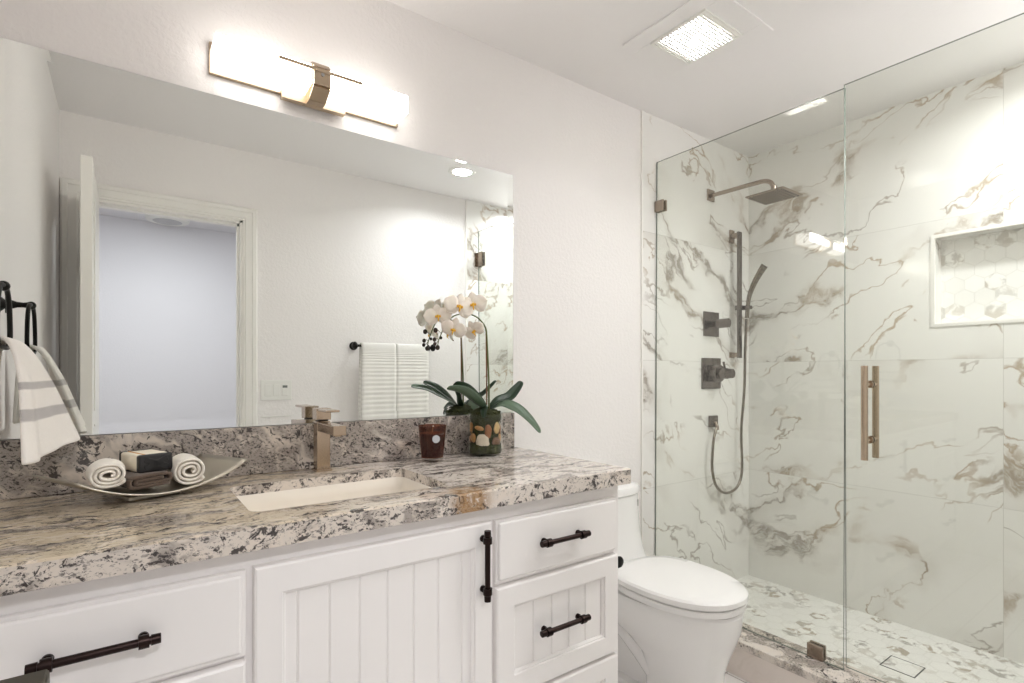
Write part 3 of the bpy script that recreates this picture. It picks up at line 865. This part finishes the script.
for k in range(120):     # tufts on the mound
    aa = random.uniform(0, 2 * pi); r = .05 * math.sqrt(random.random()); p0 = Vector((ox + r * math.cos(aa), oy + r * math.sin(aa), CZ1 + .150 + .012 * (1 - r / .05)))
    ball(bm, p0, random.uniform(.003, .0065), (1, 1, .8), 6)
tag(obj('moss', bm, M['moss'], None, 'all'), 'green moss bedding in the glass vase around the orchid', 'moss', kind='stuff')
pk = 0
PN = ['tan', 'cream', 'brown', 'white', 'dark brown']
peb = []
camd = math.atan2(CAM_Y - oy, -ox)
spec = [(-1.42, .097, 0, .0155, .0200), (-.43, .097, 0, .0170, .0085), (.20, .0845, 2, .0125, .0260), (.90, .0965, 1, .0155, .0190), (-1.0, .062, 0, .0165, .0150), (-.20, .053, 3, .0235, .0255), (.83, .050, 4, .0200, .0175),
        (1.55, .090, 2, .016, .018), (1.45, .058, 0, .017, .016), (2.1, .094, 1, .016, .016), (2.2, .058, 2, .018, .018), (2.8, .088, 0, .018, .020), (3.4, .062, 1, .018, .018), (-1.95, .085, 1, .016, .019), (-2.5, .070, 4, .018, .017), (-1.65, .056, 2, .016, .014)]
where = ['upper tan pebble by the left side of the vase', 'upper flat tan pebble in the vase, second from its left side', 'tall reddish brown pebble at the front of the vase', 'speckled cream pebble near the right side of the vase',
         'lower orange tan pebble by the left side of the vase', 'large white pebble low at the front of the vase', 'dark brown pebble low on the right of the vase']
for i, (da, hz, ci, pw_, ph_) in enumerate(spec):
    aa = camd + da; q = Vector((ox + .0500 * math.cos(aa), oy + .0500 * math.sin(aa), CZ1 + hz))
    rot = Matrix.Rotation(aa, 3, 'Z') @ Matrix.Rotation(random.uniform(-.25, .25), 3, 'X')
    bm = B(); vs = ball(bm, q, 1.0, (.0065, pw_, ph_), 18, rot)
    for v in vs: v.co += (v.co - q) * noise.noise(v.co * 60) * .25
    o = obj('pebble', bm, M['peb%d' % ci], None, 'all')
    tag(o, where[i] if i < len(where) else 'pebble at the back of the glass vase, turned to the mirror', 'pebble', 'pebbles in the glass vase')
orc = thing('orchid', 'white phalaenopsis orchid arching from the pebble vase', 'orchid', (ox, oy, CZ1 + .15))
stem_pts = [(1.045, -.095, 1.075), (1.044, -.095, 1.18), (1.038, -.095, 1.30), (1.033, -.095, 1.356), (1.020, -.095, 1.378), (1.004, -.092, 1.395), (.984, -.089, 1.405), (.964, -.085, 1.409), (.942, -.075, 1.408), (.920, -.060, 1.400), (.897, -.050, 1.373), (.883, -.047, 1.345), (.872, -.045, 1.318), (.867, -.045, 1.298)]
bm = B(); sp = catmull(stem_pts, 6); tube(bm, sp, [.0034 - .0019 * (i / len(sp)) for i in range(len(sp))], 10)
for j in (3, 5, 7, 9, 10): ball(bm, stem_pts[j], .0042 - .0003 * j / 2, seg=10)
for b in ((.859, -.045, 1.347), (.855, -.045, 1.318), (.856, -.047, 1.304)):
    tube(bm, catmull([(.880, -.047, 1.340) if b[2] > 1.33 else (.872, -.045, 1.318), ((b[0] + .872) / 2, -.046, b[2] + .004), b], 4), .0011, 8)
obj('stem', bm, M['stem'], orc, 'all')
bm = B(); tube(bm, catmull([(1.036, -.095, 1.072), (1.036, -.094, 1.2), (1.034, -.0935, 1.36)], 6), .0024, 8); obj('stake', bm, M['stake'], orc, 'all')
for b, r in (((.859, -.045, 1.350), .0078), ((.855, -.045, 1.318), .0068), ((.855, -.048, 1.303), .0062), ((.867, -.045, 1.291), .0078), ((.881, -.043, 1.325), .005)):
    bm = B(); ball(bm, b, r, (1, 1, 1.15), 14); obj('bud', bm, M['bud'], orc, 'all')

def petal(bm, c, R, ang_, L, Wd, lean, cup, mi=0):
    """one petal in the flower's own frame R (z toward the viewer)"""
    d = Vector((math.cos(ang_), math.sin(ang_), 0)); s = Vector((-math.sin(ang_), math.cos(ang_), 0)); Pn = []
    for i in range(9):
        u = i / 8; wdt = Wd * (math.sin(pi * min(1, u * .93 + .07)) ** .62)
        row = []
        for j in range(7):
            v = j / 3 - 1
            z = lean * L * u * u - cup * Wd * (v * v) + .0015 * math.sin(7 * u + 3 * v)
            row.append(Vector(c) + R @ (d * (L * u + .002) + s * (v * wdt * .5) + Vector((0, 0, z))))
        Pn.append(row)
    grid(bm, Pn, mi=mi)

def flower(c, face, scale, roll):
    face = Vector(face).normalized(); up = Vector((0, 0, 1)); xx = up.cross(face).normalized(); yy = face.cross(xx)
    R = Matrix((xx, yy, face)).transposed() @ Matrix.Rotation(roll, 3, 'Z')
    bm = B()
    for a, L, Wd, ln in ((90, .036, .026, -.15), (215, .034, .023, -.12), (325, .034, .023, -.12)):
        petal(bm, Vector(c) - face * .002, R, math.radians(a), L * scale, Wd * scale, ln, .12)
    for a in (8, 172):
        petal(bm, Vector(c) + face * .0015, R, math.radians(a), .040 * scale, .046 * scale, -.06, .10)
    f = obj('flower', bm, M['petal'], orc, 'all'); solid(f, .0007, 0)
    bm = B(); c = Vector(c)
    ball(bm, c + face * .005, .0052 * scale, (.9, .9, 1.3), 10, R)
    for s in (-1, 1): ball(bm, c + R @ Vector((s * .006, -.001, .0055)) * scale, .0042 * scale, (.6, 1, .7), 8, R)
    tube(bm, catmull([c + R @ Vector((0, -.002, .006)) * scale, c + R @ Vector((0, -.008, .012)) * scale, c + R @ Vector((0, -.016, .009)) * scale], 4), [.0035 * scale - .0003 * k * scale for k in range(9)], 8)
    obj('lip', bm, M['lip'], f, 'all', label='yellow lip')
    return f
cdir = Vector((-.53, -.84, -.08))
for c, fdir, sc_, rl in (((.972, -.108, 1.440), (-.60, -.80, -.05), 1.22, .15), ((.922, -.098, 1.430), (-.25, -.95, .1), 1.35, -.25), ((.984, -.094, 1.350), (-.75, -.55, -.35), 1.0, .5),
                         ((.862, -.056, 1.397), (-.42, -.9, .05), 1.18, .1), ((.905, -.088, 1.352), (-.55, -.7, -.35), 1.1, -.3)):
    flower(c, fdir, sc_, rl)

def leaf(pts, width, mat, fold=.25, roll=.7):
    C = catmull(pts, 7); n = len(C); P = []
    for i, c in enumerate(C):
        u = i / (n - 1); T = (C[min(i + 1, n - 1)] - C[max(i - 1, 0)]).normalized()
        s = T.cross(Vector((0, 0, 1))).normalized(); nn = s.cross(T); ro = Matrix.Rotation(roll * min(1, u * 2.5), 3, T); s = ro @ s; nn = ro @ nn
        wd = width * (.22 + .78 * math.sin(pi * min(1, u * .86 + .08)) ** .8) * (1 if u < .9 else max(.05, math.sqrt(max(0, 1 - ((u - .9) / .1) ** 2))))
        P.append([c + s * (v * wd * .5) + nn * (abs(v) * wd * fold * .5) for v in (-1, -.6, -.2, 0, .2, .6, 1)])
    bm = B(); grid(bm, P); o = obj('leaf', bm, mat, orc, 'all'); solid(o, .0018, 0); return o
leaf([(1.048, -.095, 1.070), (1.082, -.096, 1.100), (1.130, -.095, 1.112), (1.165, -.093, 1.140), (1.196, -.090, 1.172)], .040, M['leaf'], .5)
leaf([(1.050, -.100, 1.070), (1.082, -.124, 1.092), (1.122, -.155, 1.078), (1.160, -.180, 1.040), (1.196, -.200, .990)], .046, M['leaflight'], .2)
leaf([(1.030, -.098, 1.070), (1.000, -.104, 1.098), (.955, -.112, 1.135), (.922, -.118, 1.156), (.888, -.120, 1.168)], .044, M['leaf'], .3)
leaf([(1.028, -.104, 1.070), (.985, -.122, 1.105), (.930, -.136, 1.138), (.890, -.140, 1.150), (.850, -.142, 1.154)], .036, M['leaflight'], .25)
leaf([(1.018, -.108, 1.070), (1.004, -.128, 1.082), (.995, -.142, 1.068), (.990, -.148, 1.050)], .030, M['leaf'], .2)
leaf([(1.030, -.088, 1.070), (1.005, -.070, 1.115), (.985, -.052, 1.150)], .040, M['leaf'], .3)

# ------------------------------------------------------------------ towel ring with hand towel
tr = thing('towel_ring', 'black iron towel ring on the left wall beside the mirror', 'towel ring', (XL, -.2, 1.38))
bm = B(); cyl(bm, (XL + .0005, -.2, 1.38), (XL + .006, -.2, 1.38), .024, .022, seg=28)
pr_ = [(.020, 0), (.012, .008), (.0075, .02), (.0065, .032), (.0085, .043)]
tube(bm, [(XL + .006 + d, -.2, 1.38) for r, d in pr_], [r for r, d in pr_], 20)
obj('post', bm, M['iron'], tr, True)
bm = B(); ball(bm, (XL + .053, -.2, 1.38), .0105, seg=16); obj('finial', bm, M['iron'], tr, True)
ry = [(-.2, 1.381), (-.165, 1.377), (-.140, 1.352), (-.128, 1.310), (-.128, 1.275), (-.150, 1.258), (-.2, 1.256), (-.250, 1.258), (-.272, 1.275), (-.272, 1.310), (-.260, 1.352), (-.235, 1.377)]
rp = catmull([(XL + .053, y, z) for y, z in ry + [ry[0]]], 5)[:-1]
bm = B(); tube(bm, rp, .0048, 12, closed=True); obj('ring', bm, M['iron'], tr, True)
rowsT = [  # near edge, far edge, from the back hem over the bar to the front hem
    ((-.226, -.318, 1.070), (-.222, -.118, 1.078)), ((-.224, -.300, 1.150), (-.220, -.130, 1.150)), ((-.216, -.272, 1.245), (-.214, -.140, 1.245)),
    ((-.200, -.264, 1.2715), (-.200, -.138, 1.2715)), ((-.182, -.268, 1.258), (-.172, -.137, 1.254)), ((-.170, -.285, 1.195), (-.140, -.125, 1.195)),
    ((-.166, -.305, 1.125), (-.113, -.112, 1.125)), ((-.162, -.330, 1.030), (-.086, -.100, 1.053))]
A = catmull([r[0] for r in rowsT], 9); Z = catmull([r[1] for r in rowsT], 9); P = []
for i, (a, z) in enumerate(zip(A, Z)):
    u = i / (len(A) - 1); row = []
    fold = max(0, (u - .5)) * .022
    for j in range(25):
        v = j / 24; p = Vector(a).lerp(Vector(z), v)
        p.x += fold * (math.sin(v * 9.5 + .6) * .7 + .4 * math.sin(v * 17)) + .006 * math.sin(v * pi) * (1 if u > .5 else -.3)
        p.z -= .004 * math.sin(v * 6) * max(0, u - .7) * 3
        row.append(p)
    P.append(row)
bm = B(); grid(bm, P)
o = obj('hand_towel', bm, M['handterry'], None, 'all'); solid(o, .009, 0); subsurf(o, 1)
tag(o, 'white hand towel with grey stripes hanging from the iron ring', 'hand towel')

# ------------------------------------------------------------------ toilet
tx = 1.632
toi = thing('toilet', 'white one-piece elongated toilet between vanity and shower glass', 'toilet', (tx, -.35, 0))
bm = B()
loft(bm, rings_se(tx, [(.0, .102, .34, .640, 2.3), (.015, .102, .34, .640, 2.3), (.05, .096, .345, .632, 2.2), (.12, .094, .345, .628, 2.2), (.18, .102, .32, .634, 2.2), (.235, .128, .25, .652, 2.2),
                       (.285, .157, .14, .672, 2.2), (.33, .175, .06, .687, 2.2), (.37, .182, .045, .692, 2.2), (.390, .183, .045, .694, 2.2), (.398, .178, .05, .688, 2.2)], 64))
loft(bm, rings_se(tx, [(.0, .098, .09, .45, 3), (.02, .098, .09, .45, 3), (.028, .088, .10, .44, 3)], 48))
for s in (-1, 1):
    tube(bm, catmull([(tx + s * .045, -.40, .10), (tx + s * .058, -.33, .17), (tx + s * .064, -.255, .220), (tx + s * .066, -.185, .215), (tx + s * .066, -.140, .15), (tx + s * .066, -.130, .07), (tx + s * .066, -.135, .01)], 7), .040, 18)
loft(bm, rings_se(tx, [(.02, .055, .10, .40, 2.6), (.20, .055, .10, .40, 2.6), (.34, .09, .06, .40, 2.6)], 40))
tk = [(.30, .15, .025, .25, 3), (.36, .178, .020, .285, 3), (.395, .178, .018, .255, 3), (.43, .170, .018, .226, 3), (.48, .162, .018, .208, 2.9), (.56, .156, .018, .196, 2.8), (.64, .153, .018, .190, 2.8), (.696, .152, .018, .187, 2.8)]
loft(bm, rings_se(tx, tk, 64))
obj('body', bm, M['ceramic'], toi, True)
bm = B()
loft(bm, rings_se(tx, [(.6985, .156, .014, .191, 2.8), (.703, .159, .012, .195, 2.8), (.719, .159, .012, .195, 2.8), (.729, .154, .016, .190, 2.8), (.733, .138, .03, .175, 2.7)], 64)); obj('tank_lid', bm, M['ceramic'], toi, True)
bm = B()
loft(bm, rings_se(tx, [(.404, .176, .255, .688, 2.25), (.408, .185, .250, .697, 2.25), (.424, .186, .250, .699, 2.25), (.428, .182, .253, .695, 2.25)], 64)); obj('seat', bm, M['ceramic'], toi, True)
bm = B()
loft(bm, rings_se(tx, [(.4312, .182, .240, .696, 2.25), (.436, .187, .232, .702, 2.25), (.452, .187, .228, .702, 2.25), (.459, .180, .236, .694, 2.25), (.463, .14, .27, .65, 2.25), (.464, .06, .36, .55, 2.2)], 64)); obj('lid', bm, M['ceramic'], toi, True)
for s in (-1, 1):
    bm = B(); box(bm, (tx + s * .07 - .02, -.262, .398), (tx + s * .07 + .02, -.238, .440), .005, 2); obj('hinge', bm, M['ceramic'], toi, True)
bm = B(); vs = box(bm, (tx + .108, -.176, .645), (tx + .114, -.150, .672), .001, 1); obj('emblem', bm, M['chrome'], toi, label='small grey emblem')

# paper holder on the cabinet side
ph = thing('paper_holder', 'black toilet paper holder on the side of the vanity', 'paper holder', (VX1, -.40, .60))
bm = B(); cyl(bm, (VX1, -.36, .605), (VX1 + .008, -.36, .605), .022, seg=24); obj('base', bm, M['iron'], ph, True)
bm = B(); tube(bm, catmull([(VX1 + .006, -.36, .605), (VX1 + .06, -.36, .605), (VX1 + .098, -.375, .598), (VX1 + .102, -.41, .584), (VX1 + .102, -.455, .578)], 6), .006, 12); obj('arm', bm, M['iron'], ph, True)
bm = B(); lathe(bm, (0, 0, 0), [(0, .008), (.010, .0072), (.017, .0045), (.0195, 0), (.0175, -.006), (.007, -.008), (0, -.008)], 24)
bmesh.ops.rotate(bm, verts=bm.verts, cent=(0, 0, 0), matrix=Matrix.Rotation(pi / 2, 3, 'X')); bmesh.ops.translate(bm, verts=bm.verts, vec=(VX1 + .102, -.458, .578)); obj('end_knob', bm, M['iron'], ph, True)

# ------------------------------------------------------------------ shower curb, glass, door
cb = thing('shower_curb', 'low shower curb capped with speckled granite below the glass', 'curb', (2.03, -.8, 0))
bm = B(); box(bm, (1.962, -W + .0005, .0005), (2.100, TY - .0005, .120)); obj('base', bm, M['curbpaint'], cb)
bm = B(); box(bm, (1.948, -W + .0125, .120), (2.113, TY - .004, .150), .003, 2); obj('cap', bm, M['granite_curb'], cb)

def pane(name, lo, hi, parent, lean=0):
    bm = B(); box(bm, lo, hi)
    for v in bm.verts: v.co.x += lean * ((v.co.z - lo[2]) / (hi[2] - lo[2]) - .5)
    for f in bm.faces:
        f.material_index = 0 if abs(f.normal.x) > .5 else 1
    return obj(name, bm, [M['glass'], M['glassedge']], parent)
GX0, GX1 = XG - .004, XG + .004
LEAN = .013
gp = thing('shower_screen', 'fixed clear glass shower screen beside the toilet', 'glass panel', (XG, -.43, .151))
pane('pane', (GX0, -.839, .1515), (GX1, TY - .003, 2.218), gp, LEAN)
def clamp(name, lo, hi, parent, dx=0):
    bm = B(); box(bm, lo, (GX0 - .0003, hi[1], hi[2]), .002, 1); box(bm, (GX1 + .0003, lo[1], lo[2]), hi, .002, 1)
    box(bm, (GX0 - .0003, hi[1] - .003, lo[2]), (GX1 + .0003, hi[1], hi[2])) if name == 'wall_clamp' else box(bm, (GX0 - .0003, lo[1], lo[2]), (GX1 + .0003, hi[1], lo[2] + .001))
    bmesh.ops.translate(bm, verts=bm.verts, vec=(dx, 0, 0))
    obj(name, bm, M['nickel'], parent)
clamp('wall_clamp', (GX0 - .012, TY - .052, 1.975), (GX1 + .012, TY - .0005, 2.027), gp, .005)
clamp('floor_clamp', (GX0 - .012, -.772, .1503), (GX1 + .012, -.716, .203), gp)

gd = thing('glass_door', 'frameless clear glass shower door with two-sided bar pull', 'shower door', (XG, -1.22, .165))
pane('pane', (GX0, -1.588, .159), (GX1, -.841, 2.223), gd, -.014)
for s in (-1, 1):
    bm = B(); X = XG + s * .046; hy = -.919
    cyl(bm, (X, hy, .909), (X, hy, 1.228), .0105, seg=24)
    for z in (.975, 1.165):
        cyl(bm, (XG + s * .0053, hy, z), (X, hy, z), .0085, seg=20); cyl(bm, (XG + s * .0053, hy, z), (XG + s * .012, hy, z), .013, seg=20)
    obj('pull_bar', bm, M['champagne'], gd, True)
for z in (2.02, .42):
    bm = B()
    for s in (-1, 1):
        a, b = sorted((XG + s * .0053, XG + s * .017)); box(bm, (a, -1.585, z - .05), (b, -1.530, z + .05), .002, 1)
    box(bm, (XG - .03, -W - TY + .0005, z - .05), (XG + .03, -W - TY + .006, z + .05), .001, 1); box(bm, (XG - .017, -1.5985, z - .05), (XG - .0053, -1.583, z + .05)); box(bm, (XG + .0053, -1.5985, z - .05), (XG + .017, -1.583, z + .05)); cyl(bm, (XG, -1.590, z - .045), (XG, -1.590, z + .045), .006, seg=12)
    obj('hinge', bm, M['nickel'], gd)

# ------------------------------------------------------------------ shower fittings
sx, sz = 2.509, 2.144
sh = thing('rain_shower_head', 'square rain shower head on a long arm high on the marble wall', 'shower head', (sx, TY, sz))
bm = B(); box(bm, (sx - .03, TY - .009, sz - .03), (sx + .03, TY - .0003, sz + .03), .001, 1); obj('flange', bm, M['nickel'], sh)
bm = B(); arm = [(sx, TY - .005, sz - .002), (sx, -.12, sz - .004), (sx, -.25, sz - .006), (sx, -.305, sz - .010), (sx, -.338, sz - .028), (sx, -.350, sz - .062)]
tube(bm, catmull(arm, 6), .0105, 20); cyl(bm, (sx, -.350, sz - .064), (sx, -.350, sz - .048), .014, seg=20); ball(bm, (sx, -.350, sz - .076), .015, seg=18); obj('arm', bm, M['nickel'], sh, True)
bm = B(); hz = 2.046; box(bm, (sx - .092, -.442, hz), (sx + .092, -.258, hz + .008), .002, 1); cyl(bm, (sx, -.350, hz + .008), (sx, -.350, hz + .022), .020, .014, seg=20); obj('spray_plate', bm, M['nickel'], sh)
bm = B()
for i in range(9):
    for j in range(9):
        px, py = sx - .076 + i * .019, -.426 + j * .019; cyl(bm, (px, py, hz - .003), (px, py, hz + .001), .003, seg=8)
obj('nozzles', bm, M['black'], sh)

bx = 2.706
sb = thing('slide_bar', 'flat vertical slide bar on the shower wall holding the hand shower', 'slide bar', (bx, TY, 1.285))
bm = B(); box(bm, (bx - .016, -.062, 1.285), (bx + .016, -.050, 1.972), .001, 1); obj('bar', bm, M['steel'], sb)
for z in (1.955, 1.302):
    bm = B(); box(bm, (bx - .016, -.052, z - .012), (bx + .016, TY - .0003, z + .012), .001, 1); box(bm, (bx - .020, TY - .010, z - .035 if z > 1.5 else z - .015), (bx + .020, TY - .0003, z + .035 if z > 1.5 else z + .015), .001, 1); obj('bracket', bm, M['nickel'], sb)
bm = B(); box(bm, (bx - .025, -.078, 1.545), (bx + .022, -.044, 1.570), .002, 1); box(bm, (bx + .0, -.112, 1.548), (bx + .034, -.076, 1.568), .003, 1); obj('holder', bm, M['steel'], sb)
hx = bx + .017
bm = B()
hand = catmull([(hx - .002, -.090, 1.50), (hx, -.094, 1.56), (hx + .003, -.102, 1.62), (hx + .010, -.122, 1.68), (hx + .018, -.150, 1.735), (hx + .025, -.175, 1.775)], 5)
rings = []
for i, c in enumerate(hand):
    u = i / (len(hand) - 1); T = (hand[min(i + 1, len(hand) - 1)] - hand[max(i - 1, 0)]).normalized()
    s = Vector((1, 0, 0)); s = (s - T * s.dot(T)).normalized(); nn = T.cross(s)
    wd = .0105 + .021 * max(0, u - .30) / .70; tk_ = .009 - .002 * u
    rings.append([c + s * (wd * math.copysign(abs(math.cos(a)) ** .5, math.cos(a))) + nn * (tk_ * math.copysign(abs(math.sin(a)) ** .5, math.sin(a))) for a in [2 * pi * k / 20 for k in range(20)]])
hs = thing('hand_shower', 'slim wand hand shower hooked on the slide bar', 'hand shower', (hx, -.09, 1.50))
loft(bm, rings); obj('wand', bm, M['hose'], hs, True)
bm = B()
for k in range(6):
    c = hand[-2 - 2 * k]; nd = (hand[-1] - hand[-6]).normalized(); out = nd.cross(Vector((1, 0, 0))).normalized()
    if out.y > 0: out = -out
    for s in (-1, 1): ball(bm, c + Vector((s * .008, 0, 0)) + out * .0072, .0028, seg=8)
obj('spray_nozzles', bm, M['black'], hs, True)
bm = B()
oxp, ozp = 2.519, .948
hose = catmull([(hx - .003, -.088, 1.497), (hx + .012, -.072, 1.33), (hx + .030, -.056, 1.11), (2.742, -.045, .89), (2.749, -.045, .724), (2.742, -.045, .635), (2.691, -.045, .575), (2.590, -.045, .563), (2.505, -.045, .612), (2.470, -.045, .71), (2.478, -.045, .829), (2.500, -.042, .890), (oxp, -.042, .915)], 7)
tube(bm, hose, [.0068 + (.0008 if k % 2 else 0) for k in range(len(hose))], 12)
tag(obj('shower_hose', bm, M['hose'], None, True), 'flexible metal hose looping down from the hand shower', 'hose')
oe = thing('hose_outlet', 'small square hose outlet below the valve plates on marble', 'hose outlet', (oxp, TY, ozp))
bm = B(); box(bm, (oxp - .026, TY - .026, ozp - .03), (oxp + .026, TY - .0003, ozp + .03), .002, 1); obj('plate', bm, M['steel'], oe)
bm = B(); cyl(bm, (oxp, -.042, ozp - .03), (oxp, -.030, ozp - .005), .010, seg=16); cyl(bm, (oxp, -.042, ozp - .044), (oxp, -.042, ozp - .028), .0095, seg=16); obj('nipple', bm, M['nickel'], oe, True)
def valve(zc, s, label, big):
    v = thing('shower_valve', label, 'shower valve', (2.514, TY, zc))
    bm = B(); box(bm, (2.514 - s, TY - .008, zc - s * .98), (2.514 + s, TY - .0003, zc + s * .98), .001, 1); obj('plate', bm, M['steel'], v)
    bm = B()
    if big:
        cyl(bm, (2.514, TY - .008, zc), (2.514, TY - .058, zc), .046, .044, seg=36); cyl(bm, (2.514, TY - .058, zc), (2.514, TY - .100, zc), .028, seg=28)
        cyl(bm, (2.514, TY - .100, zc), (2.514, TY - .128, zc), .026, .024, seg=28); cyl(bm, (2.514, TY - .085, zc + .02), (2.500, TY - .085, zc + .060), .0055, seg=12)
    else:
        cyl(bm, (2.514, TY - .008, zc), (2.514, TY - .045, zc), .016, seg=24); cyl(bm, (2.514, TY - .045, zc), (2.514, TY - .105, zc), .024, seg=28)
    obj('knob', bm, M['steel'], v, True)
valve(1.462, .066, 'smaller upper shower valve with round knob on marble', False)
valve(1.201, .083, 'larger lower shower valve with lever knob on marble', True)
# floor drain
dn = thing('floor_drain', 'square tile-in drain with dark outline in the shower floor', 'drain', (2.475, -.882, .048))
bm = B(); s0, s1 = .0585, .055
for a, b in (((-s0, -s0), (s0, -s1)), ((-s0, s1), (s0, s0)), ((-s0, -s1), (-s1, s1)), ((s1, -s1), (s0, s1))):
    box(bm, (2.475 + a[0], -.882 + a[1], .048), (2.475 + b[0], -.882 + b[1], .0495))
obj('frame', bm, M['black'], dn)
bm = B(); box(bm, (2.475 - s1 + .001, -.882 - s1 + .001, .048), (2.475 + s1 - .001, -.882 + s1 - .001, .0493)); obj('cover', bm, M['hexfloor'], dn)

# ------------------------------------------------------------------ front wall fittings, seen in the mirror
sw = thing('switch_plate', 'white three-gang switch plate on the wall beside the doorway', 'switch plate', (.70, -W, 1.105))
bm = B(); box(bm, (.700 - .083, -W + .0003, 1.105 - .0575), (.700 + .083, -W + .006, 1.105 + .0575), .002, 2); obj('plate', bm, M['plastic'], sw)
for dx in (-.046, 0, .046):
    bm = B(); box(bm, (.70 + dx - .0165, -W + .006, 1.105 - .033), (.70 + dx + .0165, -W + .0085, 1.105 + .033), .001, 1)
    if dx > 0:
        o = obj('timer', bm, M['plastic'], sw); bm = B(); box(bm, (.70 + dx - .013, -W + .0085, 1.118), (.70 + dx + .013, -W + .0092, 1.132)); obj('display', bm, plain('grey display', (120, 126, 122), .3), o)
    else: obj('rocker', bm, M['plastic'], sw)
tb = thing('towel_bar', 'black towel bar with ball ends on the wall opposite the mirror', 'towel bar', (1.40, -W, 1.372))
bm = B(); cyl(bm, (1.135, -W + .070, 1.372), (1.665, -W + .070, 1.372), .008, seg=16); obj('bar', bm, M['iron'], tb, True)
for x in (1.15, 1.655):
    bm = B(); cyl(bm, (x, -W + .0005, 1.372), (x, -W + .008, 1.372), .026, seg=24); cyl(bm, (x, -W + .006, 1.372), (x, -W + .07, 1.372), .009, seg=16); obj('post', bm, M['iron'], tb, True)
for x in (1.135, 1.668):
    bm = B(); ball(bm, (x, -W + .070, 1.372), .024, (.7, 1, 1), seg=20); obj('end_knob', bm, M['iron'], tb, True)
def bath_towel(x0, x1, label):
    yb = -W + .070; prof = [(yb - .024, .70), (yb - .024, 1.0), (yb - .020, 1.3), (yb - .015, 1.372), (yb, 1.387), (yb + .015, 1.372), (yb + .020, 1.3), (yb + .024, 1.0), (yb + .026, .62)]
    C = catmull([(0, a, b) for a, b in prof], 7); bm = B()
    grid(bm, [[Vector((x0 + (x1 - x0) * j / 14 + .004 * math.sin(c.z * 5 + j), c.y + (.004 * math.sin(j * .9) * (1.39 - c.z) * (1 if c.y > yb else .2)), c.z)) for j in range(15)] for c in C])
    o = obj('bath_towel', bm, M['ribtowel'], None, 'all'); solid(o, .010, 0)
    tag(o, label, 'bath towel', 'ribbed bath towels')
bath_towel(1.170, 1.392, 'ribbed white bath towel on the bar, nearer the switch plate')
bath_towel(1.398, 1.620, 'ribbed white bath towel on the bar, nearer the shower')
